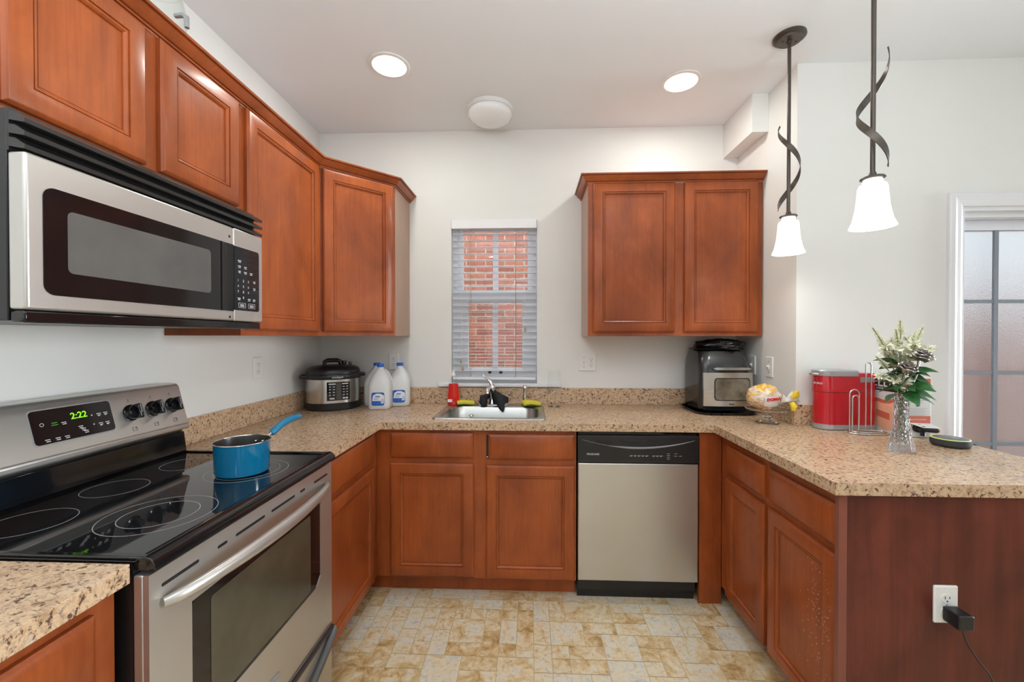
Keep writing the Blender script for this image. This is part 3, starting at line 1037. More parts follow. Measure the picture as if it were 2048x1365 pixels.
def kitchen_range():
    r = thing('electric_range', 'stainless electric range with a black glass cooktop', 'range', (.33, RC, 0))
    MB().box(.03, .632, RY0 + .004, RY1 - .004, .03, .898).build('body', BLACK, r)
    for yy in (RY0 + .05, RY1 - .05):
        for xx in (.08, .58): MB().lathe((xx, yy, 0), [(.018, 0), (.018, .03)], 12, cap0=True, cap1=True).build('foot', BLACK, r)
    # cooktop: raised gloss rim with rounded front, glass inside
    m = MB()
    prof = [(.058, .899), (.058, .925), (.10, .926), (.112, .920), (.640, .918), (.648, .925), (.662, .927), (.674, .922), (.681, .911), (.682, .899)]
    m.loft([[(x, y, z) for x, z in prof] for y in (RY0, RY1)])
    m.build('cooktop_frame', BLACKG, r, bevel=.0015)
    m = MB()
    for y0, y1 in ((RY0, RY0 + .016), (RY1 - .016, RY1)):
        m.box(.06, .665, y0 + .0005, y1 - .0005, .9182, .9262)
    m.build('cooktop_rim', BLACKG, r, bevel=.003)
    MB().box(.114, .639, RY0 + .0165, RY1 - .0165, .9182, .9206).build('glass_top', GLASSTOP, r)

    def ring(cx, cy, rad, wd=.0008):
        m = MB()
        n = 72
        rings = []
        for k in range(n):
            a = 2 * math.pi * k / n
            rings.append([(cx + (rad + d) * math.cos(a), cy + (rad + d) * math.sin(a), z) for d, z in ((-wd, .92065), (wd, .92065), (wd, .9209), (-wd, .9209))])
        rings.append(rings[0])
        m.loft(rings, False, False)
        bmesh.ops.remove_doubles(m.bm, verts=m.bm.verts, dist=1e-6)
        m.build('burner_ring', RINGM, r)
    for cx, cy, rad in ((.490, -1.435, .118), (.490, -1.435, .093), (.500, -1.770, .118), (.500, -1.770, .080), (.235, -1.375, .075), (.215, -1.605, .075), (.235, -1.83, .082)):
        ring(cx, cy, rad)
    # backguard
    m = MB()
    prof = [(.012, 1.008), (.108, 1.010), (.114, 1.016), (.114, 1.030), (.108, 1.036), (.072, 1.172), (.064, 1.181), (.050, 1.184), (.012, 1.184)]
    m.loft([[(x, y, z) for x, z in prof] for y in (RY0, RY1)])
    bg = m.build('backguard', STEEL, r, bevel=.003)
    MB().box(.012, .088, RY0 + .006, RY1 - .006, .90, 1.0075).build('backguard_support', BLACK, r)
    m = MB()
    m.loft([[(x, y, z) for x, z in ((.0885, .9265), (.104, .9265), (.094, .999), (.0885, 1.0))] for y in (RY0 + .004, RY1 - .003)])
    m.build('splash_panel', BLACKG, r, bevel=.002)
    # control face frame: u along +y, v up the slope
    o = V(.108, 0, 1.036)
    v = (V(.072, 0, 1.172) - o).normalized()
    u = V(0, 1, 0)
    n = u.cross(v)
    P = lambda y, h, d=0.0: V(o.x, 0, o.z) + u * y + v * h + n * d
    MB().plate(o, u, v, n, rr(-1.712, -1.492, .028, .128, .012, 6), .0004, .0012).build('display_bezel', SILVER, bg, 40)
    dp = MB().plate(o, u, v, n, rr(-1.709, -1.495, .031, .125, .010, 6), .0014, .0026).build('display', BLACKG, bg, 40)
    text('2:22', P(-1.612, .087, .003), u, v, .026, CLOCK, dp, 'clock_digits', .0003, bold=.0004, label='green clock digits')
    m = MB()
    for a, b, w, h in ((-1.655, .079, .016, .0016), (-1.655, .085, .013, .0016)):
        m.obox(P(a, b, .0029), u, v, n, w / 2, h / 2, .0003)
    m.build('indicator', CLOCKG, dp)
    m = MB()
    for a, b in ((-1.680, .042), (-1.655, .042), (-1.632, .042), (-1.632, .082), (-1.592, .062), (-1.586, .054), (-1.580, .046), (-1.535, .090), (-1.515, .090), (-1.535, .060), (-1.515, .060)):
        m.obox(P(a, b, .0029), u, v, n, .006, .0011, .0003)
        m.obox(P(a + .001, b - .005, .0029), u, v, n, .005, .0011, .0003)
    for a, b in ((-1.555, .088), (-1.555, .060), (-1.535, .083), (-1.515, .083), (-1.535, .053), (-1.515, .053)):
        m.lathe(P(a, b, .0027), [(.0022, 0), (.0020, .0004)], 8, n, True, True)
    c0 = P(-1.685, .085, .0027)
    m.lathe(c0, [(.005, 0), (.005, .0004), (.0038, .0004), (.0038, 0)], 14, n)
    m.build('button_print', MARK, dp)
    # knobs
    for ky in (-1.432, -1.352, -1.275):
        c = P(ky, .073, .001)
        k = MB().lathe(c, [(.027, 0), (.027, .003), (.0235, .005), (.0225, .019), (.020, .022), (0, .0225)], 28, n, True).build('knob', BLACKG, bg, 40)
        MB().obox(c + n * .026, u, v, n, .0065, .0245, .0115).build('grip', BLACKG, k, bevel=.003)
        MB().obox(c + n * .0379 + v * .008, u, v, n, .0007, .014, .0003).build('pointer_line', MARK, k)
    m = MB()
    for ky in (-1.432, -1.352, -1.275):
        m.lathe(P(ky, .117, .0002), [(.0022, 0), (.002, .0005)], 8, n, True, True)
        m.obox(P(ky, .111, .0004), u, v, n, .005, .0006, .0003)
        for a, b, w, h in ((0, .024, .007, .0005), (0, .012, .007, .0005), (-.007, .018, .0005, .006), (.007, .018, .0005, .006)):
            m.obox(P(ky + a, b, .0004), u, v, n, w, h, .0003)
        m.obox(P(ky + .003, .020, .0004), u, v, n, .0015, .0015, .0003)
    m.build('knob_legend', MARKD, bg)
    # oven door
    x0, x1 = .634, .667
    wn = [(-1.872, .486), (-1.862, .476), (-1.335, .476), (-1.306, .505), (-1.306, .758), (-1.320, .772), (-1.862, .772), (-1.872, .762)]
    big = [(RY0 + .002, .285), (RY1 - .002, .285), (RY1 - .002, .888), (RY0 + .002, .888)]
    d = slab_x(x0, x1 - .012, big).build('oven_door', STEEL, r, bevel=.003)
    m = MB()   # front skin with the window cut out: frame pieces round the opening
    X0, X1 = x1 - .0119, x1
    m.box(X0, X1, RY0 + .002, -1.872, .285, .888).box(X0, X1, -1.306, RY1 - .002, .285, .888)
    m.box(X0, X1, -1.872, -1.306, .772, .888).box(X0, X1, -1.872, -1.306, .285, .476)
    m.plate((0, 0, 0), (0, 1, 0), (0, 0, 1), (1, 0, 0), [(-1.335, .476), (-1.306, .476), (-1.306, .505)], X0, X1)
    m.build('door_skin', STEEL, d)
    MB().plate((0, 0, 0), (0, 1, 0), (0, 0, 1), (1, 0, 0), wn, X0 + .0002, X1 - .002).build('window_bezel', BLACKG, d)
    MB().plate((0, 0, 0), (0, 1, 0), (0, 0, 1), (1, 0, 0), [(a * .92 + RC * .08 + .0, b) for a, b in rr(-1.835, -1.352, .486, .748, .008)], X1 - .0018, X1 - .001).build('window_glass', plain('oven_window', (.075, .068, .045, 1), .12, var=.25, vscale=5, spec=.6), d)
    for a, b in ((-1.948, -1.852), (-1.796, -1.764), (-1.734, -1.618), (-1.588, -1.468), (-1.437, -1.408), (-1.350, -1.256)):
        MB().plate((0, 0, 0), (0, 1, 0), (0, 0, 1), (1, 0, 0), rr(a, b, .849, .8565, .0037, 4), X1 - .001, X1 + .0004).build('vent_slot', BLACK, d)
    n_ = 28
    path, rad = [], []
    for i in range(n_ + 1):
        s = i / n_
        k = math.sin(math.pi * s) ** .55
        path.append((x1 + .004 + .050 * k, -1.948 + (.682) * s, .818 + .004 * k))
        rad.append(.013 + .006 * math.sin(math.pi * s) if 0 < i < n_ else .010)
    MB().tube(path, rad, 14, flat=.75).build('door_handle', STEEL, d, 60)
    MB().plate((X1 + .0002, RC + .005, .352), (0, 1, 0), (0, 0, 1), (1, 0, 0), ell(0, 0, .045, .012), 0, .003).build('badge', SILVER, d, 40)
    # drawer with arched pull
    dr = slab_x(x0, x1, [(RY0 + .002, .055), (RY1 - .002, .055), (RY1 - .002, .278), (RY0 + .002, .278)]).build('storage_drawer', STEEL, r, bevel=.003)
    m = MB()
    rings = []
    for i in range(33):
        s = i / 32
        y = RY1 - .006 - (.742) * s
        dip = .115 * math.sin(math.pi * s) ** .8
        t_ = .020 + .012 * (1 - math.sin(math.pi * s))
        zt = .272 - .006
        zc = zt - dip
        rings.append([(x1 - .002, y, zc - t_), (x1 + .020, y, zc - t_ * .8), (x1 + .024, y, zc - t_ * .2), (x1 + .016, y, zc + .004), (x1 - .002, y, zc + .006)])
    m.loft(rings)
    m.build('drawer_pull', DARKGREY, dr, 50)
    MB().box(x1 - .002, x1 + .012, RY0 + .004, RY1 - .004, .262, .276).build('drawer_lip', DARKGREY, dr, bevel=.003)


kitchen_range()


def saucepan():
    s = thing('saucepan', 'blue saucepan with black inside and blue handle on the cooktop', 'saucepan', (.487, -1.455, .9212))
    c = (.487, -1.455, .9214)
    MB().lathe(c, [(0, 0), (.066, 0), (.0735, .004), (.0765, .012), (.0785, .095), (.080, .1005)], 56).build('pan_body', BLUE, s, 40)
    MB().lathe(c, [(.0802, .1007), (.0822, .1022), (.0816, .104), (.0795, .1042), (.0785, .1025)], 56).build('rim', WIRE, s, 60)
    MB().lathe(c, [(.0783, .1022), (.0768, .095), (.0745, .014), (.070, .006), (0, .005)], 56).build('nonstick_lining', NONSTICK, s, 40)
    d = V(.10, 1, 0).normalized()
    b = V(c) + d * .079 + V(0, 0, .082)
    MB().tube([b - d * .002, b + d * .02 + V(0, 0, .004), b + d * .055 + V(0, 0, .015)], [.007, .006, .006], 12).build('handle_bracket', WIRE, s, 60)
    MB().tube([b + d * .050 + V(0, 0, .013), b + d * .058 + V(0, 0, .017), b + d * .10 + V(0, 0, .034), b + d * .14 + V(0, 0, .044), b + d * .175 + V(0, 0, .046), b + d * .205 + V(0, 0, .045), b + d * .212 + V(0, 0, .045)],
              [.008, .0125, .0125, .0125, .0115, .0105, .006], 14).build('handle', BLUEH, s, 60)
    m = MB()
    m.ball(V(c) + d * .073 + V(-.012, 0, .083), .005, nu=10, nv=6).ball(V(c) + d * .073 + V(.012, 0, .083), .005, nu=10, nv=6)
    m.build('rivets', CHROME, s, 60)


saucepan()


# ------------------------------------------------------------------ microwave
def microwave():
    M0, M1 = -1.965, -1.226
    w = thing('microwave', 'stainless over-the-range microwave under the short wall cabinet', 'microwave', (.2, -1.6, 1.39))
    MB().box(.002, .366, M0, M1, 1.392, 1.8205).build('case', BLACK, w, bevel=.002)
    x0, x1 = .3665, .405
    SM = -1.379      # seam between door and control side
    MB().box(.3665, .398, M0 + .002, M1 - .002, 1.388, 1.413).build('bottom_trim', BLACKG, w, bevel=.004)
    # stainless door
    slab_z = lambda a, b, poly: MB().plate((0, 0, 0), (0, 1, 0), (0, 0, 1), (1, 0, 0), poly, a, b)
    d = slab_z(x0, x1, [(M0, 1.4145), (SM - .0008, 1.4145), (SM - .0008, 1.733), (M0, 1.733)]).build('door', STEEL, w, bevel=.006, seg=3)
    g0, g1, gz0, gz1 = -1.935, SM - .0012, 1.447, 1.674
    gpoly = [p for p in rr(g0, g1, gz0, gz1, .022, 6)]
    gpoly = [(g1, gz1)] + gpoly[7:21] + [(g1, gz0)]
    gl = slab_z(x1 - .001, x1 + .0016, gpoly).build('door_glass', BLACKG, d, 30)
    slab_z(x1 + .0017, x1 + .0022, rr(-1.890, -1.482, 1.498, 1.634, .012, 5)).build('window_screen', plain('screen_mesh', (.10, .095, .09, 1), .25, var=.2, vscale=4), gl)
    MB().box(x1 + .0016, x1 + .0045, -1.437, -1.432, gz0 + .001, gz1 - .001).build('grip_edge', BLACK, gl)
    m = MB()
    for zz in (1.698, 1.427):
        m.box(x1 - .0005, x1 + .0006, -1.402, -1.394, zz - .004, zz + .004)
    m.build('hinge_notches', BLACK, d)
    # control side
    cs = slab_z(x0, x1, [(SM + .0008, 1.4145), (M1, 1.4145), (M1, 1.733), (SM + .0008, 1.733)]).build('control_side', STEEL, w, bevel=.004)
    p0, p1 = SM + .001, -1.248
    pp = rr(p0, p1, 1.452, 1.672, .010, 5)
    pp = pp[:6] + [(p0, 1.672), (p0, 1.452)] + pp[18:]
    cp = slab_z(x1 - .001, x1 + .0016, pp).build('control_panel', BLACKG, cs, 30)
    u, v, n = V(0, 1, 0), V(0, 0, 1), V(1, 0, 0)
    k = 0
    for r_ in range(4):
        for c_ in range(3):
            s = ('1', '2', '3', '4', '5', '6', '7', '8', '9', '', '0', '')[k]
            k += 1
            if s: text(s, (x1 + .0018, -1.362 + c_ * .026, 1.552 - r_ * .0195), u, v, .012, MARK, cp, 'key_number', .0002)
    m = MB()
    for a, b, w_ in ((-1.352, 1.625, .016), (-1.352, 1.606, .014), (-1.322, 1.606, .014), (-1.352, 1.588, .012), (-1.322, 1.588, .014), (-1.292, 1.588, .014), (-1.275, 1.56, .012),
                     (-1.275, 1.535, .012), (-1.355, 1.494, .014), (-1.303, 1.494, .014), (-1.277, 1.494, .014)):
        m.obox((x1 + .0019, a, b), u, v, n, w_ / 2, .0012, .0002)
        m.obox((x1 + .0019, a, b - .005), u, v, n, w_ / 2.4, .0011, .0002)
    for a in (-1.340, -1.290):
        for b in (1.478, 1.462):
            m.obox((x1 + .0019, a, b), u, v, n, .017, .0005, .0002)
        for e in (-.017, .017):
            m.obox((x1 + .0019, a + e, 1.470), u, v, n, .0005, .008, .0002)
        m.obox((x1 + .0019, a, 1.472), u, v, n, .010, .0012, .0002).obox((x1 + .0019, a, 1.467), u, v, n, .010, .0012, .0002)
    m.build('button_print', MARK, cp)
    # vent grille: back plate and three slanted louvres
    MB().box(.3665, .372, M0, M1, 1.7345, 1.8205).build('grille_back', BLACK, w)
    m = MB()
    for zz in (1.7395, 1.766, 1.7925):
        rings = []
        for y in (M0, M1):
            rings.append([(.372, y, zz + .003), (.405, y, zz - .003), (.4055, y, zz + .006), (.385, y, zz + .019), (.372, y, zz + .021)])
        m.loft(rings)
    m.build('grille_louvres', plain('grille_plastic', (.022, .022, .021, 1), .22, var=.1), w)


microwave()


# ------------------------------------------------------------------ dishwasher
def dishwasher():
    X0, X1 = 1.662, 2.268
    d = thing('dishwasher', 'stainless dishwasher with a black control panel under the counter', 'dishwasher', (1.965, -.33, 0))
    MB().box(X0 + .004, X1 - .004, -.595, -.03, .05, .872).build('tub', BLACK, d)
    MB().box(X0, X1, -.628, -.5955, .112, .716).build('door_panel', STEELD, d, bevel=.006, seg=3)
    MB().box(X0 + .002, X1 - .002, -.575, -.56, 0.0, .108).box(X0 + .01, X1 - .01, -.5595, -.10, 0.0, .0495).build('kick_plate', BLACK, d)
    cp = MB().box(X0 - .002, X1 + .001, -.632, -.5955, .719, .858).build('control_panel', BLACK, d, bevel=.003)
    MB().box(X0 + .004, X1 - .004, -.612, -.5955, .8585, .872).build('top_seal', BLACKG, d)
    # pocket handle: dark recess bounded by a sweeping pale arc
    u, v, n = V(1, 0, 0), V(0, 0, 1), V(0, -1, 0)
    W = X1 - X0
    arc = lambda s: .836 - .040 * (1 - (2 * s - 1) ** 2)
    m = MB()
    rings = []
    for i in range(41):
        s = i / 40
        x = X0 + .022 + (W - .044) * s
        z = arc(s)
        t_ = .0010 + .0042 * max(0, min(1, (s - .22) * 6)) * (1 - (2 * s - 1) ** 2)
        rings.append([(x, -.6322, z - t_), (x, -.6345, z - t_ * .5), (x, -.6345, z + t_ * .5), (x, -.6322, z + t_)])
    m.loft(rings)
    m.build('handle_arc', plain('grey_arc', (.26, .26, .27, 1), .35), cp, 60)
    pts = [(X0 + .20 + .22 * i / 20, .8315 - .019 * math.sin(math.pi * i / 20) ** .7) for i in range(21)]
    MB().plate((0, -.6322, 0), u, v, n, pts, 0, .0006).build('handle_pocket', BLACKG, cp)
    MB().plate((0, -.633, 0), u, v, n, [(X0 + .25, .8345), (X0 + .35, .8345), (X0 + .335, .823), (X0 + .265, .823)], 0, .003).build('latch', BLACK, cp, bevel=.001)
    m = MB()
    for k in range(5): m.box(X0 + .085, X0 + .175 - .004 * k, -.6328, -.6322, .8285 - .005 * k, .8305 - .005 * k)
    m.build('vent_lines', BLACKG, cp)
    text('FRIGIDAIRE', (X0 + .044, -.6322, .7585), u, v, .0125, MARK, cp, 'brand_lettering', .0003, bold=.0002)
    m = MB()
    for k in range(5): m.box(X0 + .262 + k * .0195, X0 + .276 + k * .0195, -.6326, -.6322, .7565, .7582).box(X0 + .262 + k * .0195, X0 + .272 + k * .0195, -.6326, -.6322, .7538, .7550)
    for k in range(3): m.box(X0 + .375 + k * .018, X0 + .389 + k * .018, -.6326, -.6322, .7565, .7582).box(X0 + .375 + k * .018, X0 + .385 + k * .018, -.6326, -.6322, .7538, .7550)
    for k in range(4): m.box(X0 + .447, X0 + .461, -.6326, -.6322, .768 - k * .009, .7695 - k * .009)
    for k in range(2): m.box(X0 + .483 + k * .024, X0 + .497 + k * .024, -.6326, -.6322, .7565, .7582)
    for k in range(3): m.box(X0 + .484 + k * .006, X0 + .487 + k * .006, -.6326, -.6322, .768, .7705)
    m.build('button_print', MARK, cp)
    MB().box(X0 + .02, X1 - .02, -.6327, -.6321, .7275, .7285).build('seam_line', DARKGREY, cp)


STEELD = steel('stainless_dishwasher', (0.63, 0.62, 0.59), 0.30, (90, 1, 1.2), 0.0, .85)
dishwasher()
# exec: small objects


# ------------------------------------------------------------------ things on the counter
def pressure_cooker():
    rz = math.radians(38)
    c = thing('multi_cooker', 'oval steel multi-cooker with a black lid in the left counter corner', 'pressure cooker', (.192, -.215, CT + .0004), rz, local=True)
    E_ = lambda a, b, z, n=48: [(x, y, z) for x, y in ell(0, 0, a, b, n)]
    A, B = .160, .134
    MB().loft([E_(A * .95, B * .95, 0), E_(A * 1.0, B * 1.0, .006), E_(A * 1.01, B * 1.01, .042), E_(A * .985, B * .985, .046)]).build('base', BLACK, c, 40)
    MB().loft([E_(A * .985, B * .985, .0461), E_(A * .985, B * .985, .186)]).build('steel_body', STEELV2, c, 40)
    MB().loft([E_(A * 1.0, B * 1.0, .1862), E_(A * 1.02, B * 1.02, .19), E_(A * 1.02, B * 1.02, .212), E_(A * .99, B * .99, .218)]).build('collar', BLACK, c, 40)
    lid = MB().loft([E_(A * .99, B * .99, .2182), E_(A * .985, B * .985, .232), E_(A * .93, B * .93, .250), E_(A * .78, B * .78, .262), E_(A * .5, B * .5, .268), E_(A * .2, B * .2, .270)]).build('lid', BLACK, c, 40)
    m = MB()
    m.tube([(-.055, 0, .268), (-.052, 0, .288), (-.035, 0, .297), (.02, 0, .297), (.038, 0, .290), (.042, 0, .268)], [.012, .013, .013, .013, .013, .012], 10, flat=1.5)
    m.build('lid_handle', BLACK, lid, 50)
    m = MB()
    m.lathe((.066, .012, .264), [(.013, 0), (.013, .018), (.017, .02), (.016, .028), (0, .030)], 14, cap0=True)
    m.lathe((.098, -.01, .258), [(.008, 0), (.008, .016), (.011, .018), (.010, .027), (0, .028)], 12, cap0=True)
    m.build('pressure_valve', BLACKG, lid, 50)
    for s in (-1, 1):
        MB().tube([(s * A * .98, -.03, .205), (s * (A + .020), -.028, .203), (s * (A + .027), 0, .202), (s * (A + .020), .028, .203), (s * A * .98, .03, .205)], [.011, .011, .012, .011, .011], 10, flat=.7).build('side_handle', BLACK, c, 50)
    # control panel following the front of the oval
    def onf(a, z, k):
        t = math.radians(-90) + a / (A * .985)
        return V(A * k * math.cos(t), B * k * math.sin(t), z)
    def patch(a0, a1, z0, z1, k0, k1, name, mat, par, n=14):
        m = MB()
        rings = []
        for i in range(n + 1):
            a = a0 + (a1 - a0) * i / n
            rings.append([onf(a, z0, k0), onf(a, z0, k1), onf(a, z1, k1), onf(a, z1, k0)])
        m.loft(rings)
        return m.build(name, mat, par, 35)
    p = patch(-.066, .066, .062, .172, .986, 1.004, 'control_panel', BLACKG, c)
    patch(-.014, .014, .066, .166, 1.0045, 1.009, 'display_strip', DARKGREY, p, 5)
    patch(-.056, -.018, .158, .164, 1.0045, 1.006, 'heading_print', MARK, p, 5)
    patch(.018, .056, .158, .164, 1.0045, 1.006, 'heading_print', MARK, p, 5)
    m = MB()
    for r_ in range(4):
        for c_ in (-.048, -.027, .027, .048):
            for dz in (0, -.0035):
                a = onf(c_, .146 - r_ * .0165 + dz, 1.0055)
                m.obox(a, (1, 0, 0), (0, 0, 1), (0, 1, 0), .007 if dz == 0 else .005, .0009, .0008)
    m.build('button_print', MARK, p)
    patch(-.050, -.024, .070, .079, 1.0045, 1.006, 'stop_button', MARK, p, 4)
    patch(.022, .036, .070, .079, 1.0045, 1.006, 'start_button', MARK, p, 4)
    patch(.040, .054, .070, .079, 1.0045, 1.006, 'start_button', MARK, p, 4)
    text('crockpot', (-.040, -B * 1.02 - .0008, .196), (1, 0, 0), (0, 0, 1), .0175, MARK, c, 'brand_lettering', .0012, bold=.0003)


STEELV2 = steel('stainless_steel_vertical', (0.60, 0.575, 0.54), 0.24, (160, 160, 1), 0.05)
pressure_cooker()


def jug(label, x, y, rz, lab):
    j = thing('milk_jug', label, 'jug', (x, y, CT + .0004), rz, 'plastic jugs beside the multi-cooker', local=True)
    S = lambda a, b, r, z, oy=0: [(p, q + oy, z) for p, q in rr(-a, a, -b, b, r, 6)]
    MB().loft([S(.056, .056, .02, 0), S(.063, .063, .028, .006), S(.066, .066, .032, .03), S(.066, .066, .032, .115), S(.065, .065, .034, .150), S(.058, .060, .04, .182),
               S(.046, .050, .042, .210), S(.030, .032, .03, .232), S(.021, .021, .02, .243), S(.019, .019, .019, .250), S(.019, .019, .019, .256)]).build('body', JUGM, j, 50)
    MB().tube([(.012, .030, .236), (.030, .055, .215), (.048, .052, .180), (.056, .050, .14), (.052, .040, .11)], [.011, .0125, .013, .013, .012], 10).build('handle', JUGM, j, 60)
    MB().lathe((0, 0, .2562), [(.0205, 0), (.0215, .002), (.0215, .016), (.019, .019), (0, .0195)], 24, cap0=True).build('cap', CAPB, j, 45)
    if lab:
        f = -.0665
        l = MB().plate((0, f, 0), (1, 0, 0), (0, 0, 1), (0, -1, 0), rr(-.040, .036, .026, .106, .012, 5), 0, .0012).build('label', LABB, j, 30)
        MB().plate((0, f - .0013, 0), (1, 0, 0), (0, 0, 1), (0, -1, 0), [(-.036, .055), (.034, .055), (.034, .088), (.012, .099), (-.012, .099), (-.030, .088)], 0, .0004).build('label_panel', LABW, l)
        MB().plate((0, f - .0014, 0), (1, 0, 0), (0, 0, 1), (0, -1, 0), rr(.016, .033, .040, .074, .002, 3), 0, .0006).build('label_facts', LABW, l)
        m = MB()
        for k in range(4): m.box(.0185, .031, f - .0023, f - .0019, .046 + k * .006, .048 + k * .006)
        m.box(-.018, .010, f - .0021, f - .0016, .078, .084).box(-.026, .006, f - .0021, f - .0016, .068, .070).box(-.026, .000, f - .0021, f - .0016, .062, .064)
        m.build('label_print', LABB, l)
    return j


jug('white plastic jug with blue label and blue cap, in front of two others', .492, -.222, math.radians(8), True)
jug('white plastic jug with blue cap, mostly hidden behind the front jug', .424, -.100, math.radians(80), False)
jug('white plastic jug right of the front jug, below the wall outlet', .574, -.098, math.radians(14), True)


def air_fryer():
    a = thing('air_fryer', 'black air fryer oven with a steel window door under the right wall cabinet', 'air fryer', (2.545, -.19, CT + .016))
    z0 = CT + .0158
    X0, X1, YF, YBk = 2.400, 2.690, -.325, -.045
    m = MB()
    R = lambda x0, x1, y0, y1, r, z: [(x, y, z) for x, y in rr(x0, x1, y0, y1, r, 6)]
    m.loft([R(X0 + .01, X1 - .01, YF + .01, YBk, .04, z0), R(X0, X1, YF + .002, YBk, .045, z0 + .012), R(X0, X1, YF + .002, YBk, .045, z0 + .235), R(X0 + .004, X1 - .004, YF + .012, YBk, .05, z0 + .29),
            R(X0 + .016, X1 - .016, YF + .045, YBk, .055, z0 + .343), R(X0 + .03, X1 - .03, YF + .07, YBk - .01, .05, z0 + .35)])
    m.build('housing', plain('fryer_plastic', (.020, .021, .022, 1), .24, var=.1, coat=.3), a, 40)
    # slightly bowed steel door
    def bow(x0, x1, zz0, zz1, d0, d1, name, mat, par, n=14, r=None):
        m = MB()
        rings = []
        for i in range(n + 1):
            s = i / n
            x = x0 + (x1 - x0) * s
            k = .012 * (1 - ((x - (X0 + X1) / 2) / ((X1 - X0) / 2)) ** 2)
            a_, b_ = zz0, zz1
            if r:
                e = min(x - x0, x1 - x)
                if e < r:
                    q_ = r - math.sqrt(max(0, r * r - (r - e) ** 2))
                    a_, b_ = zz0 + q_, zz1 - q_
            y = YF - k
            rings.append([(x, y - d0, a_), (x, y - d1, a_), (x, y - d1, b_), (x, y - d0, b_)])
        m.loft(rings)
        return m.build(name, mat, par, 35)
    d = bow(X0 + .012, X1 - .004, z0 + .030, z0 + .222, -.004, .010, 'door', STEELV2, a)
    bow(X0 + .068, X1 - .020, z0 + .062, z0 + .192, .0102, .0118, 'window_gasket', BLACK, d, 30, .016)
    bow(X0 + .073, X1 - .025, z0 + .067, z0 + .187, .0119, .0126, 'door_window', plain('fryer_window', (.17, .145, .105, 1), .10, var=.5, vscale=14, spec=.7), d, 30, .014)
    bow(X0 + .150, X0 + .178, z0 + .040, z0 + .046, .0102, .0108, 'brand_plate', DARKGREY, d, 4)
    bow(X0 + .062, X1 - .014, z0 + .238, z0 + .252, .004, .016, 'door_handle', STEELV2, a, 14, .006)
    t = thing('serving_tray', 'black shallow tray under the air fryer', 'tray', (2.545, -.2, CT))
    RR = lambda g, z: [(x, y, z) for x, y in rr(2.372 - g, 2.712 + g, -.385 - g, -.030, .09, 8)]
    MB().loft([RR(-.012, CT + .0006), RR(.0, CT + .006), RR(.006, CT + .014), RR(.008, CT + .0155), RR(.004, CT + .0155), RR(-.004, CT + .007)]).build('tray', BLACKG, t, 40)
    # limp black plastic bag on top
    random.seed(2)
    m = MB()
    m.ball((2.560, -.185, z0 + .374), .138, .115, .040, 44, 24, lambda d: 1 + .30 * mnoise.noise(d * 2.1 + V(5, 2, 1)) + .14 * mnoise.noise(d * 6) + .06 * mnoise.noise(d * 13))
    for v in m.bm.verts:
        if v.co.z < z0 + .3515: v.co.z = z0 + .3515 + .002 * mnoise.noise(v.co * 60)
        if v.co.z > 1.355: v.co.z = 1.355
        if v.co.x > 2.70: v.co.x = 2.70
        if v.co.y > -.03: v.co.y = -.03
    m.lathe((2.46, -.21, z0 + .3512), [(0, 0), (.085, .001), (.09, .006), (.06, .012), (0, .014)], 24, sy=.9)
    tag(m.build('plastic_bag', BAGB, None, 60), 'crumpled black plastic bag lying on top of the air fryer', 'bag')


air_fryer()


def bread_material():
    m = NT('bread_bag_print')
    vec = m.coords()
    n1 = m.noise(m.coords((1, 1, 2.4)), 20, 4, .6, 1.0)
    n2 = m.noise(vec, 70, 3)
    sep = m.n('ShaderNodeSeparateXYZ')
    m.l(vec, sep.inputs[0])
    ma = m.n('ShaderNodeMath', operation='MULTIPLY_ADD')
    m.l(sep.outputs[2], ma.inputs[0])
    ma.inputs[1].default_value = 2.2
    m.l(n1, ma.inputs[2])
    c = m.ramp(ma.outputs[0], [(.50, (.66, .30, .10)), (.57, (.80, .74, .66)), (.64, (.70, .50, .32)), (.70, (.82, .79, .75)), (.76, (.85, .36, .04)), (.82, (.86, .62, .10)), (.88, (.84, .34, .05)), (.93, (.82, .74, .60))])
    d = m.ramp(n2, [(.35, (.75, .7, .65)), (.6, (1, 1, 1))])
    m.l(m.mix(c, d, .5, 'MULTIPLY'), m.p.inputs['Base Color'])
    m.set(Roughness=.22)
    m.bump(n2, .5, .004)
    return m.m


